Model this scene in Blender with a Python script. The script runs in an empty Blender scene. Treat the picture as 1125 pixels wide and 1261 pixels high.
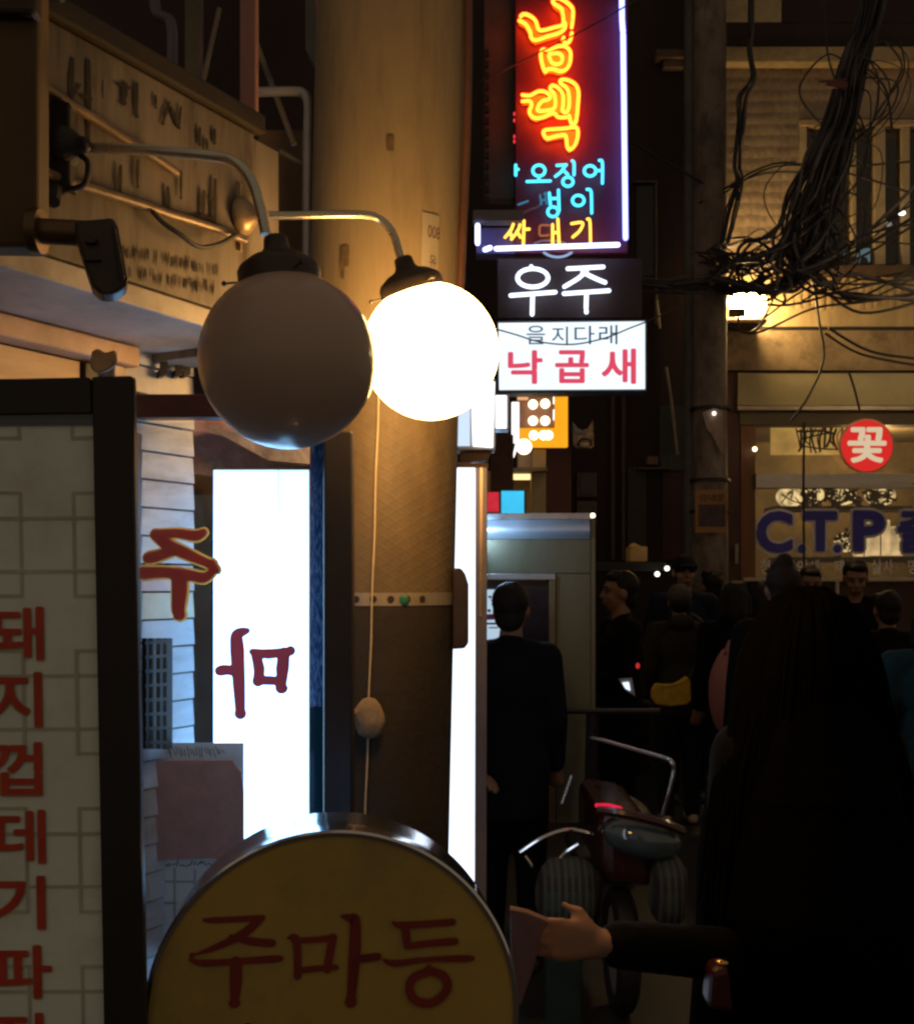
import bpy, bmesh, math, random
from mathutils import Vector, Matrix, noise
from mathutils.geometry import tessellate_polygon
random.seed(7)
R = math.radians
sc = bpy.context.scene
COL = sc.collection

# ------------------------------------------------------------------ camera, sky, exposure
F, HX, HY, EYE = 1350.0, 562.5, 715.0, 1.62        # focal length and horizon in photo pixels, eye height in metres
cam = bpy.data.cameras.new('camera')
cam.sensor_fit = 'HORIZONTAL'; cam.sensor_width = 36.0
cam.lens = 36.0 * F / 1125.0
cam.shift_y = (HY - 630.5) / 1125.0
cam.clip_start = 0.05; cam.clip_end = 300
co = bpy.data.objects.new('camera', cam); COL.objects.link(co)
co.location = (0, 0, EYE); co.rotation_euler = (R(90), 0, 0)
sc.camera = co

world = bpy.data.worlds.new('World'); sc.world = world; world.use_nodes = True
wn = world.node_tree.nodes; wl = world.node_tree.links
bg = wn['Background']
sky = wn.new('ShaderNodeTexSky'); sky.sky_type = 'NISHITA'; sky.sun_disc = False
sky.sun_elevation = R(1.0); sky.sun_rotation = R(180)
glow = wn.new('ShaderNodeMix'); glow.data_type = 'RGBA'; glow.inputs[0].default_value = 0.97
wl.new(sky.outputs[0], glow.inputs[6]); glow.inputs[7].default_value = (1.0, 0.74, 0.50, 1)   # city glow in the night air
wl.new(glow.outputs[2], bg.inputs[0]); bg.inputs[1].default_value = 0.145
sc.view_settings.view_transform = 'Standard'; sc.view_settings.look = 'None'
sc.view_settings.exposure = 0; sc.view_settings.gamma = 1; sc.view_settings.use_curve_mapping = False
sc.cycles.use_denoising = True
sc.cycles.max_bounces = 6; sc.cycles.transparent_max_bounces = 16
sc.cycles.sample_clamp_indirect = 4
sc.cycles.filter_width = 2.6

# ------------------------------------------------------------------ helpers
def P(px, py, Y):
    return Vector(((px - HX) / F * Y, Y, EYE + (HY - py) / F * Y))
def flat(Y):                                        # a plane square to the street, d metres in front of depth Y
    return lambda px, py, d=0.0: P(px, py, Y) + Vector((0, -d, 0))
SL, NX, NY = 0.547, 0.8773, -0.4799                 # the shop front runs along X = -c + SL*Y
def front(c):
    def f(px, py, d=0.0):
        Y = c / (SL - (px - HX) / F)
        return P(px, py, Y) + Vector((NX, NY, 0)) * d
    return f
def onfront(c, Y, z, d=0.0):
    return Vector((-c + SL * Y, Y, z)) + Vector((NX, NY, 0)) * d

OFF = {}
def thing(name, label, cat, loc=(0, 0, 0), group=None):
    o = bpy.data.objects.new(name, None); COL.objects.link(o)
    o.empty_display_size = 0.1
    o.location = loc; o['label'] = label; o['category'] = cat
    if group: o['group'] = group
    OFF[o.name] = Vector(loc)
    return o
def tag(o, label, cat, group=None):
    o['label'] = label; o['category'] = cat
    if group: o['group'] = group
    return o
def struct(o):
    o['kind'] = 'structure'; return o
def copy_tree(o, parent=None):
    c = o.copy(); COL.objects.link(c)
    if parent: c.parent = parent
    OFF[c.name] = OFF.get(o.name, Vector())
    for ch in list(o.children): copy_tree(ch, c)
    return c

class MB:
    def __init__(s): s.v = []; s.f = []; s.m = []; s.mi = 0
    def add(s, vs, fs):
        b = len(s.v); s.v += [Vector(v) for v in vs]
        s.f += [tuple(i + b for i in f) for f in fs]; s.m += [s.mi] * len(fs)
        return s
    def box(s, c, size, rz=0.0, rx=0.0, ry=0.0):
        M = Matrix.Rotation(rz, 3, 'Z') @ Matrix.Rotation(ry, 3, 'Y') @ Matrix.Rotation(rx, 3, 'X')
        c = Vector(c); h = Vector(size) / 2
        vs = [c + M @ Vector((x * h.x, y * h.y, z * h.z)) for x in (-1, 1) for y in (-1, 1) for z in (-1, 1)]
        return s.add(vs, [(0, 1, 3, 2), (4, 6, 7, 5), (0, 4, 5, 1), (2, 3, 7, 6), (0, 2, 6, 4), (1, 5, 7, 3)])
    def pbox(s, x0, y0, x1, y1, Y, dep):            # box whose front face is the pixel rectangle at depth Y
        a, b = P(x0, y1, Y), P(x1, y0, Y)
        return s.box(((a.x + b.x) / 2, Y + dep / 2, (a.z + b.z) / 2), (b.x - a.x, dep, b.z - a.z))
    def hexa(s, q, vec):                            # quad extruded by a vector
        q = [Vector(p) for p in q]; vec = Vector(vec)
        return s.add(q + [p + vec for p in q], [(0, 1, 2, 3), (7, 6, 5, 4), (0, 4, 5, 1), (1, 5, 6, 2), (2, 6, 7, 3), (3, 7, 4, 0)])
    def poly(s, pts, vec=None):
        pts = [Vector(p) for p in pts]; n = len(pts)
        tris = tessellate_polygon([pts])
        if vec is None: return s.add(pts, [tuple(t) for t in tris])
        vec = Vector(vec)
        return s.add(pts + [p + vec for p in pts], [tuple(t) for t in tris] + [tuple(i + n for i in reversed(t)) for t in tris]
                     + [(i, (i + 1) % n, (i + 1) % n + n, i + n) for i in range(n)])
    def tube(s, pts, r, n=8, closed=False, caps=True):
        pts = [Vector(p) for p in pts]; k = len(pts)
        rs = r if isinstance(r, (list, tuple)) else [r] * k
        up = None; vs = []
        for i, p in enumerate(pts):
            a = pts[i - 1] if (i or closed) else p
            b = pts[(i + 1) % k] if (i < k - 1 or closed) else p
            t = (b - a)
            t = t.normalized() if t.length > 1e-9 else Vector((0, 0, 1))
            if up is None:
                up = t.orthogonal().normalized()
            up = (up - t * up.dot(t))
            up = up.normalized() if up.length > 1e-6 else t.orthogonal().normalized()
            w = t.cross(up)
            vs += [p + (up * math.cos(2 * math.pi * j / n) + w * math.sin(2 * math.pi * j / n)) * rs[i] for j in range(n)]
        fs = []
        for i in range(k if closed else k - 1):
            for j in range(n):
                a, b = i * n + j, i * n + (j + 1) % n
                c, d = ((i + 1) % k) * n + (j + 1) % n, ((i + 1) % k) * n + j
                fs.append((a, b, c, d))
        if caps and not closed:
            fs.append(tuple(reversed(range(n)))); fs.append(tuple(range((k - 1) * n, k * n)))
        return s.add(vs, fs)
    def lathe(s, prof, c, axis=(0, 0, 1), n=32, caps=True):   # prof: (radius, height along axis)
        ax = Vector(axis).normalized(); u = ax.orthogonal().normalized(); w = ax.cross(u); c = Vector(c)
        vs = []
        for r, h in prof:
            vs += [c + ax * h + (u * math.cos(2 * math.pi * j / n) + w * math.sin(2 * math.pi * j / n)) * max(r, 1e-5) for j in range(n)]
        fs = []
        for i in range(len(prof) - 1):
            for j in range(n):
                fs.append((i * n + j, i * n + (j + 1) % n, (i + 1) * n + (j + 1) % n, (i + 1) * n + j))
        if caps:
            fs.append(tuple(reversed(range(n)))); fs.append(tuple(range((len(prof) - 1) * n, len(prof) * n)))
        return s.add(vs, fs)
    def ball(s, c, r, n=16, M=None):
        c = Vector(c); r = Vector((r, r, r)) if not hasattr(r, '__len__') else Vector(r)
        rows = n // 2; vs = []; fs = []
        for i in range(rows + 1):
            th = math.pi * i / rows
            for j in range(n):
                ph = 2 * math.pi * j / n
                v = Vector((math.sin(th) * math.cos(ph) * r.x, math.sin(th) * math.sin(ph) * r.y, math.cos(th) * r.z))
                vs.append(c + (M @ v if M else v))
        for i in range(rows):
            for j in range(n):
                fs.append((i * n + j, (i + 1) * n + j, (i + 1) * n + (j + 1) % n, i * n + (j + 1) % n))
        return s.add(vs, fs)
    def cap(s, a, ra, b, rb, n=12):                 # tapered limb with round ends
        a, b = Vector(a), Vector(b)
        s.tube([a, b], [ra, rb], n); s.ball(a, ra, n); s.ball(b, rb, n)
        return s
    def build(s, name, m, parent=None, smooth=False, bev=0.0, stuff=False, weld=False):
        off = OFF.get(parent.name, Vector()) if parent else Vector()
        me = bpy.data.meshes.new(name)
        me.from_pydata([v - off for v in s.v], [], s.f)
        for x in (m if isinstance(m, (list, tuple)) else [m]): me.materials.append(x)
        if any(s.m):
            for p, i in zip(me.polygons, s.m): p.material_index = i
        bm = bmesh.new(); bm.from_mesh(me)
        bmesh.ops.remove_doubles(bm, verts=bm.verts, dist=1e-6)
        bmesh.ops.recalc_face_normals(bm, faces=bm.faces)
        bm.to_mesh(me); bm.free()
        if smooth:
            for p in me.polygons: p.use_smooth = True
            try: me.set_sharp_from_angle(angle=R(40))
            except Exception: pass
        o = bpy.data.objects.new(name, me); COL.objects.link(o)
        if parent: o.parent = parent
        OFF[o.name] = off
        if bev:
            b = o.modifiers.new('bevel', 'BEVEL'); b.width = bev; b.segments = 2; b.limit_method = 'ANGLE'
        if stuff: o['kind'] = 'stuff'
        return o

def smoothpts(pts, k=6, closed=False):
    pts = [Vector(p) for p in pts]; n = len(pts)
    if n < 3: return pts
    out = []
    for i in range(n if closed else n - 1):
        g = lambda j: pts[j % n] if closed else pts[min(max(j, 0), n - 1)]
        p0, p1, p2, p3 = g(i - 1), g(i), g(i + 1), g(i + 2)
        for q in range(k):
            t = q / k
            out.append(0.5 * ((2 * p1) + (-p0 + p2) * t + (2 * p0 - 5 * p1 + 4 * p2 - p3) * t * t + (-p0 + 3 * p1 - 3 * p2 + p3) * t ** 3))
    if not closed: out.append(pts[-1])
    return out

def ribbon(mb, f, pts, w, d=0.001, smooth=True):    # a flat brush stroke of pixel widths w on the mapping f
    pts = [Vector((x, y, 0)) for x, y in pts]
    n0 = len(pts); ws = w if isinstance(w, (list, tuple)) else [w] * n0
    if smooth and n0 > 2:
        q = smoothpts(pts, 5); m = len(q)
        ws = [ws[min(int(i * (n0 - 1) / (m - 1)), n0 - 2)] * (1 - (i * (n0 - 1) / (m - 1)) % 1) + ws[min(int(i * (n0 - 1) / (m - 1)) + 1, n0 - 1)] * ((i * (n0 - 1) / (m - 1)) % 1) for i in range(m)]
        pts = q
    L, Rr = [], []
    for i, p in enumerate(pts):
        t = (pts[min(i + 1, len(pts) - 1)] - pts[max(i - 1, 0)]).normalized()
        nn = Vector((-t.y, t.x, 0)) * ws[i] / 2
        L.append(p + nn); Rr.append(p - nn)
    def arc(c, a, b, side):
        out = []; r = (a - b).length / 2; e = (a - b).normalized(); t = Vector((e.y, -e.x, 0)) * side
        for q in range(1, 5):
            th = math.pi * q / 5
            out.append(c + e * r * math.cos(th) + t * r * math.sin(th))
        return out
    outl = L + arc(pts[-1], L[-1], Rr[-1], 1) + list(reversed(Rr)) + arc(pts[0], Rr[0], L[0], 1)
    # strips, so that a self-crossing outline does no harm
    k = len(L)
    vs = [f(v.x, v.y, d) for v in L + Rr]
    mb.add(vs, [(i, i + 1, k + i + 1, k + i) for i in range(k - 1)])
    for c, a, b in ((pts[-1], L[-1], Rr[-1]), (pts[0], Rr[0], L[0])):
        ring = [a] + arc(c, a, b, 1) + [b]
        mb.add([f(v.x, v.y, d) for v in ring], [tuple(range(len(ring)))])

GL = {}
def glyph(mb, ch, box, f, d=0.001, bold=0.0, offset=0.0):   # one printed character fitted to a pixel box
    key = (ch, offset)
    if key not in GL:
        cu = bpy.data.curves.new('glyph', 'FONT'); cu.body = ch; cu.size = 1; cu.offset = offset; cu.resolution_u = 4
        o = bpy.data.objects.new('glyph', cu); COL.objects.link(o)
        bpy.context.view_layer.update()
        me = bpy.data.meshes.new_from_object(o.evaluated_get(bpy.context.evaluated_depsgraph_get()))
        vs = [v.co.copy() for v in me.vertices]; fs = [tuple(p.vertices) for p in me.polygons]
        bpy.data.objects.remove(o); bpy.data.curves.remove(cu); bpy.data.meshes.remove(me)
        GL[key] = (vs, fs)
    vs, fs = GL[key]
    if not vs: return
    x0, x1 = min(v.x for v in vs), max(v.x for v in vs); y0, y1 = min(v.y for v in vs), max(v.y for v in vs)
    X0, Y0, X1, Y1 = box
    X0 += bold; X1 -= bold; Y0 += bold; Y1 -= bold
    for i in range(9 if bold else 1):                 # heavier weight: the sheet laid down again, slightly shifted
        th = i * math.pi / 4; ox, oy = (0, 0) if i == 0 else (math.cos(th) * bold, math.sin(th) * bold)
        mb.add([f(ox + X0 + (v.x - x0) / max(x1 - x0, 1e-6) * (X1 - X0), oy + Y1 - (v.y - y0) / max(y1 - y0, 1e-6) * (Y1 - Y0), d + i * 4e-5) for v in vs], fs)

# ------------------------------------------------------------------ materials
MATS = {}
def mat(name, col, rough=0.6, metal=0.0, var=0.25, vs=6.0, bump=0.0, bs=60.0, streak=1.0, dirt=None, dirt_amt=0.5, ds=3.0, spec=0.5, coat=0.0):
    if name in MATS: return MATS[name]
    m = bpy.data.materials.new(name); m.use_nodes = True; MATS[name] = m
    n, l = m.node_tree.nodes, m.node_tree.links
    b = n['Principled BSDF']; b.inputs['Roughness'].default_value = rough; b.inputs['Metallic'].default_value = metal
    b.inputs['Specular IOR Level'].default_value = spec; b.inputs['Coat Weight'].default_value = coat
    tc = n.new('ShaderNodeTexCoord'); mp = n.new('ShaderNodeMapping'); l.new(tc.outputs['Object'], mp.inputs[0])
    mp.inputs['Scale'].default_value = (1, 1, 1 / streak)
    nz = n.new('ShaderNodeTexNoise'); nz.inputs['Scale'].default_value = vs; nz.inputs['Detail'].default_value = 6; nz.inputs['Roughness'].default_value = 0.65
    l.new(mp.outputs[0], nz.inputs[0])
    rp = n.new('ShaderNodeMapRange'); l.new(nz.outputs[0], rp.inputs[0])
    rp.inputs[1].default_value = 0.3; rp.inputs[2].default_value = 0.7; rp.inputs[3].default_value = 1 - var; rp.inputs[4].default_value = 1 + var
    mx = n.new('ShaderNodeMix'); mx.data_type = 'RGBA'; mx.blend_type = 'MULTIPLY'; mx.inputs[0].default_value = 1
    mx.inputs[6].default_value = (*col, 1); l.new(rp.outputs[0], mx.inputs[7])
    out = mx.outputs[2]
    if dirt:
        n2 = n.new('ShaderNodeTexNoise'); n2.inputs['Scale'].default_value = ds; n2.inputs['Detail'].default_value = 9; n2.inputs['Roughness'].default_value = 0.7
        l.new(mp.outputs[0], n2.inputs[0])
        r2 = n.new('ShaderNodeMapRange'); l.new(n2.outputs[0], r2.inputs[0]); r2.inputs[1].default_value = 0.48; r2.inputs[2].default_value = 0.66; r2.inputs[4].default_value = dirt_amt
        m2 = n.new('ShaderNodeMix'); m2.data_type = 'RGBA'; l.new(r2.outputs[0], m2.inputs[0]); l.new(out, m2.inputs[6]); m2.inputs[7].default_value = (*dirt, 1)
        out = m2.outputs[2]
    l.new(out, b.inputs['Base Color'])
    rr = n.new('ShaderNodeMapRange'); l.new(nz.outputs[0], rr.inputs[0]); rr.inputs[3].default_value = max(rough - 0.12, 0.03); rr.inputs[4].default_value = min(rough + 0.12, 1)
    l.new(rr.outputs[0], b.inputs['Roughness'])
    if bump:
        nb = n.new('ShaderNodeTexNoise'); nb.inputs['Scale'].default_value = bs; nb.inputs['Detail'].default_value = 5; l.new(mp.outputs[0], nb.inputs[0])
        bp = n.new('ShaderNodeBump'); bp.inputs['Strength'].default_value = bump; bp.inputs['Distance'].default_value = 0.01
        l.new(nb.outputs[0], bp.inputs['Height']); l.new(bp.outputs[0], b.inputs['Normal'])
    return m
def em(name, col, strength, var=0.0, vs=4.0, grad=None):
    if name in MATS: return MATS[name]
    m = bpy.data.materials.new(name); m.use_nodes = True; MATS[name] = m
    n, l = m.node_tree.nodes, m.node_tree.links
    n.remove(n['Principled BSDF'])
    e = n.new('ShaderNodeEmission'); e.inputs[0].default_value = (*col, 1); e.inputs[1].default_value = strength
    l.new(e.outputs[0], n['Material Output'].inputs[0])
    if var or grad:
        tc = n.new('ShaderNodeTexCoord'); val = None
        if var:
            nz = n.new('ShaderNodeTexNoise'); nz.inputs['Scale'].default_value = vs; l.new(tc.outputs['Object'], nz.inputs[0])
            r = n.new('ShaderNodeMapRange'); l.new(nz.outputs[0], r.inputs[0]); r.inputs[1].default_value = 0.3; r.inputs[2].default_value = 0.7
            r.inputs[3].default_value = strength * (1 - var); r.inputs[4].default_value = strength * (1 + var); val = r.outputs[0]
        if grad:                                      # tube light falling off towards the end of its box
            sx = n.new('ShaderNodeSeparateXYZ'); l.new(tc.outputs['Object'], sx.inputs[0])
            r = n.new('ShaderNodeMapRange'); l.new(sx.outputs['Z'], r.inputs[0]); r.inputs[1].default_value = grad[0]; r.inputs[2].default_value = grad[1]
            r.inputs[3].default_value = grad[2]; r.inputs[4].default_value = grad[3]
            mu = n.new('ShaderNodeMath'); mu.operation = 'MULTIPLY'; l.new(r.outputs[0], mu.inputs[0])
            if val: l.new(val, mu.inputs[1])
            else: mu.inputs[1].default_value = strength
            val = mu.outputs[0]
        l.new(val, e.inputs[1])
    return m
def glass(name, tint=(0.95, 0.97, 1), refl=0.07, rough=0.02):
    if name in MATS: return MATS[name]
    m = bpy.data.materials.new(name); m.use_nodes = True; MATS[name] = m
    n, l = m.node_tree.nodes, m.node_tree.links; n.remove(n['Principled BSDF'])
    t = n.new('ShaderNodeBsdfTransparent'); t.inputs[0].default_value = (*tint, 1)
    g = n.new('ShaderNodeBsdfGlossy'); g.inputs['Roughness'].default_value = rough
    x = n.new('ShaderNodeMixShader'); x.inputs[0].default_value = refl
    l.new(t.outputs[0], x.inputs[1]); l.new(g.outputs[0], x.inputs[2]); l.new(x.outputs[0], n['Material Output'].inputs[0])
    return m
def vinyl(name, col):                               # coloured film that lets some light through
    if name in MATS: return MATS[name]
    m = bpy.data.materials.new(name); m.use_nodes = True; MATS[name] = m
    n, l = m.node_tree.nodes, m.node_tree.links; n.remove(n['Principled BSDF'])
    a = n.new('ShaderNodeBsdfDiffuse'); a.inputs[0].default_value = (*col, 1)
    t = n.new('ShaderNodeBsdfTranslucent'); t.inputs[0].default_value = (*col, 1)
    x = n.new('ShaderNodeMixShader'); x.inputs[0].default_value = 0.5
    l.new(a.outputs[0], x.inputs[1]); l.new(t.outputs[0], x.inputs[2]); l.new(x.outputs[0], n['Material Output'].inputs[0])
    return m

BLACK = mat('black_paint', (0.013, 0.011, 0.012), 0.5, var=0.3, vs=9)
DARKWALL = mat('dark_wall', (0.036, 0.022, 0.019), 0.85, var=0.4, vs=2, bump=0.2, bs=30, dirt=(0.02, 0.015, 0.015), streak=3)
CONC = mat('pole_concrete', (0.38, 0.29, 0.17), 0.85, var=0.22, vs=4, bump=0.15, bs=90, streak=6, dirt=(0.13, 0.085, 0.05), dirt_amt=0.85, ds=4)
FASC = mat('fascia_paint', (0.185, 0.155, 0.13), 0.65, var=0.4, vs=9, bump=0.12, bs=40, streak=9, dirt=(0.05, 0.034, 0.025), dirt_amt=0.95, ds=13)
STEEL = mat('brushed_steel', (0.55, 0.56, 0.58), 0.32, 1.0, var=0.12, vs=8, streak=0.1)
CHROME = mat('chrome', (0.75, 0.75, 0.76), 0.1, 1.0, var=0.05)
ALU = mat('aluminium', (0.42, 0.42, 0.46), 0.45, 0.6, var=0.12, vs=20)
CABLE = mat('cable_rubber', (0.022, 0.02, 0.022), 0.55, var=0.3)
GREYCABLE = mat('grey_cable', (0.10, 0.09, 0.10), 0.5, var=0.3)
DKMETAL = mat('dark_cast_metal', (0.06, 0.045, 0.035), 0.5, 0.5, var=0.35, vs=15, bump=0.1, bs=120)
WOODPOST = mat('brown_post', (0.10, 0.062, 0.025), 0.7, var=0.45, vs=6, streak=8, bump=0.15)
PINKSTEEL = mat('pink_primer_steel', (0.30, 0.15, 0.14), 0.6, var=0.25, vs=10, streak=4)

# ------------------------------------------------------------------ the setting
g = MB(); g.box((0, 10, -0.1), (44, 40, 0.2))
struct(g.build('street', mat('asphalt', (0.022, 0.02, 0.02), 0.55, var=0.4, vs=3, bump=0.3, bs=80)))

# ================================================================== the shop with the weathered fascia
shop = thing('shop_building', 'old shop with weathered beige fascia board and plank wall behind a glass door', 'shop', (-0.9, 1.7, 0))
C1, C2 = 1.453, 1.75
ff, f2 = front(C1), front(C2)
def slab(mb, c, Y0, Y1, z0, z1, d0, d1):
    q = [onfront(c, Y0, z0, d0), onfront(c, Y1, z0, d0), onfront(c, Y1, z1, d0), onfront(c, Y0, z1, d0)]
    return mb.hexa(q, Vector((NX, NY, 0)) * (d1 - d0))
fa = slab(MB(), C1, 0.75, 1.985, 2.09, 2.43, -0.05, 0).build('fascia_board', FASC, shop, bev=0.003)
le = MB(); k = 0
FADE = [((89, 73), (86, 124), 7), ((97, 105), (82, 128), 6), ((108, 75), (108, 176), 7), ((99, 118), (110, 122), 6), ((153, 104), (151, 126), 9), ((143, 104), (158, 108), 5),
        ((167, 103), (167, 143), 6), ((190, 118), (190, 132), 4), ((207, 126), (199, 152), 5), ((209, 132), (217, 156), 5), ((221, 132), (219, 158), 4), ((244, 158), (244, 178), 5), ((262, 160), (262, 176), 5), ((252, 172), (252, 186), 4),
        ((146, 205), (146, 239), 6), ((167, 198), (167, 230), 5), ((204, 231), (205, 264), 6), ((205, 264), (225, 269), 7), ((220, 211), (220, 244), 4), ((248, 236), (247, 268), 6), ((238, 268), (258, 270), 9), ((262, 222), (262, 284), 6), ((255, 246), (262, 246), 4), ((123, 100), (123, 120), 3)]
for a, b, w in FADE:
    mid = ((a[0] + b[0]) / 2 + random.uniform(-1, 1), (a[1] + b[1]) / 2)
    ribbon(le, ff, [a, mid, b], [w * 0.7, w * 1.0, w * 0.4], 0.0012 + 0.0002 * k); k += 1
for i in range(75):
    x = random.uniform(148, 268); row = random.choice((0, 1)); y = 302 + (x - 148) * 0.20 + row * 24 + random.uniform(-4, 4)
    ribbon(le, ff, [(x, y), (x + random.uniform(-.5, .5), y + random.uniform(4, 10)), (x, y + random.uniform(11, 15))], [1.2, 1.8, .6], 0.0012 + 0.0001 * (i % 20), smooth=False)
fl = le.build('faded_lettering', mat('faded_black_paint', (0.022, 0.016, 0.013), 0.8, var=0.5, vs=40), fa); fl['kind'] = 'stuff'
slab(MB(), C1, 0.75, 2.0, 2.432, 2.466, -0.08, 0.014).build('eave_trim', mat('eave_wood', (0.03, 0.021, 0.016), 0.7, var=0.4, vs=12, streak=.2), shop, bev=0.004)
slab(MB(), C1, 1.988, 2.06, 2.04, 2.428, -0.3, -0.01).build('fascia_return', FASC, shop, bev=0.003)
for zz, dz, y1 in ((2.333, -0.012, 1.80), (2.196, 0.03, 1.95)):
    t = MB(); pts = [onfront(C1, 1.5 + (y1 - 1.5) * i / 8, zz + dz * i / 8 + random.uniform(-.002, .002) - (.0 if zz < 2.3 else .004 * i), 0.012) for i in range(9)]
    t.tube(pts, 0.0075, 10).build('conduit', mat('old_conduit', (0.22, 0.16, 0.11), 0.4, 0.3, var=0.3, vs=30), shop, smooth=True)
cl_ = MB(); cl_.tube(smoothpts([ff(177, 262, .018), ff(190, 278, .022), ff(205, 292, .03), ff(228, 307, .03), ff(255, 303, .028), ff(277, 292, .025), ff(292, 296, .02)], 5), 0.004, 8).build('loose_wire', CABLE, shop, smooth=True)
# soffit, transom and recessed front
slab(MB(), C1, 0.75, 2.03, 2.055, 2.088, -0.30, -0.004).build('soffit', mat('soffit_paint', (0.46, 0.42, 0.40), 0.5, var=0.35, vs=5, dirt=(0.15, 0.12, 0.10), bump=.1), shop, bev=0.003)
bm_ = MB(); slab(bm_, C2 - .03, 1.2, 2.04, 2.015, 2.052, -0.03, 0.02).build('transom_beam', mat('transom_paint', (0.55, 0.38, 0.28), 0.5, var=0.3, vs=9), shop, bev=0.004)
slab(MB(), C2, 1.2, 1.965, 1.94, 2.012, -0.02, 0.0).build('transom_panel', mat('transom_panel_paint', (0.62, 0.46, 0.30), 0.6, var=0.2, vs=5, streak=.2), shop)
slab(MB(), C2, 1.2, 1.965, 1.926, 1.938, -0.02, 0.012).build('transom_rail', WOODPOST, shop)
slab(MB(), C2, 1.2, 1.94, 1.86, 1.924, -0.02, 0.0).build('transom_panel', mat('pale_panel_paint', (0.72, 0.60, 0.45), 0.55, var=0.15, vs=5), shop)
slab(MB(), C2, 1.968, 1.995, 0.0, 2.012, -0.03, 0.01).build('door_post', BLACK, shop, bev=0.002)
slab(MB(), C2, 2.012, 2.035, 0.0, 2.014, -0.03, 0.03).build('door_post', mat('worn_white_paint', (0.55, 0.45, 0.38), 0.5, var=0.3, vs=20), shop, bev=0.003)
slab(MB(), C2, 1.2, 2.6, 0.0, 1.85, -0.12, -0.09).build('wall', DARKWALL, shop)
# lapped planks
pm = mat('white_plank_cool_tint', (0.56, 0.60, 0.66), 0.6, var=0.18, vs=8, dirt=(0.25, 0.2, 0.16), dirt_amt=.45, ds=6, streak=.3)  # white boards tinted blue to stand in for the light box's spill
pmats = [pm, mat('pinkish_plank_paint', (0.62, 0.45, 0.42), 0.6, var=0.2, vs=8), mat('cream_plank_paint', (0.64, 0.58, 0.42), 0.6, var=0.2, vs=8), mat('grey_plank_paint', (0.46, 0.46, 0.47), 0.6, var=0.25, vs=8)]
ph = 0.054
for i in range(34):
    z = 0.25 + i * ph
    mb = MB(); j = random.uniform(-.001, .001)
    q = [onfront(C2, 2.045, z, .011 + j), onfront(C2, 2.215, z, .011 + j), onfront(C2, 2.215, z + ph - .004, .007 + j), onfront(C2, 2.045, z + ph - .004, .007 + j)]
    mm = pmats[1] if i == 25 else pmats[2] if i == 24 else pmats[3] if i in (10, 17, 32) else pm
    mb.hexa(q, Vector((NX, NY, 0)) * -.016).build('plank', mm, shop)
# wall-mounted junk seen on the planks
pp = MB(); pp.tube(smoothpts([f2(232, 400, .09), f2(238, 408, .06), f2(240, 430, .05), f2(240, 490, .05)], 5), .016, 12).build('vent_pipe', mat('vent_pipe_paint', (0.50, 0.34, 0.2), .5, var=.3), shop, smooth=True)
hk = MB()
for x in (187, 206, 216):
    hk.box(f2(x, 452, .03), (.012, .012, .035), rz=.5)
    hk.box(f2(x, 462, .022), (.008, .03, .012), rz=.5)
hk.build('hook_row', BLACK, shop)
# dark purple board behind the light box; speckle is grime plus painted glass reflection
bp_ = MB(); bp_.pbox(224, 512, 383, 1200, 2.46, .03)
bp_.build('backboard', mat('purple_board', (0.42, 0.25, 0.36), .4, var=.4, vs=14, dirt=(0.55, 0.60, 0.75), dirt_amt=.6, ds=22, bump=.2), shop, bev=.003)
hood = MB(); hood.poly([P(250, 523, 2.36), P(392, 556, 2.36), P(392, 572, 2.36), P(330, 567, 2.36), P(290, 545, 2.36)], (0, .09, 0))
hood.build('sagging_flashing', mat('dirty_flashing', (0.33, 0.29, 0.34), .35, .3, var=.5, vs=18, bump=.5, bs=40), shop)
sp = MB(); sp.hexa([P(399, 870, 2.08), P(381.5, 870, 2.235), P(381.5, 540, 2.235), P(399, 540, 2.08)], (.006, .006, 0))
sp.build('reflection_panel', mat('speckled_blue', (0.010, 0.022, 0.055), .95, spec=.0, var=.55, vs=60, dirt=(0.12, 0.15, 0.19), dirt_amt=.6, ds=60), shop)  # speckled blue imitates a frosty reflection beside the light box
sp = MB(); sp.hexa([P(399, 1100, 2.08), P(381.5, 1100, 2.235), P(381.5, 871, 2.235), P(399, 871, 2.08)], (.006, .006, 0)); sp.build('dark_panel', mat('teal_dark', (0.004, 0.010, 0.013), .95, spec=.0), shop)
# brown corner post and upper storey
po = MB(); po.box((-0.635, 1.43, 2.3), (.19, .05, .5), rz=.05)
po.build('corner_post', WOODPOST, shop, bev=.006)
pb = MB(); pb.box((-0.635, 1.40, 2.365), (.20, .03, .05), rz=.05); pb.build('post_clamp', DKMETAL, shop, bev=.006)
pb = MB(); pb.box((-0.635, 1.42, 2.45), (.22, .12, .10), rz=.05); pb.build('post_cap', BLACK, shop, bev=.006)
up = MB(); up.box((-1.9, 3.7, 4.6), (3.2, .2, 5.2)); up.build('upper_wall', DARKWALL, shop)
def bar(parent, name, a, b, r, m, sq=False):
    mb = MB()
    if sq:
        a, b = Vector(a), Vector(b)
        mb.tube([a, b], r * 1.414, 4)
        return mb.build(name, m, parent, bev=.003)
    return mb.tube([a, b], r, 10).build(name, m, parent, smooth=True)
mb = MB(); mb.pbox(295, -60, 315, 158, 2.03, .03); mb.build('steel_post', PINKSTEEL, shop, bev=.003)
mb = MB(); mb.pbox(227, -60, 246, 118, 2.7, .04); mb.build('steel_post', mat('grey_green_steel', (0.075, 0.075, 0.06), .6, var=.3), shop, bev=.003)
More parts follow.
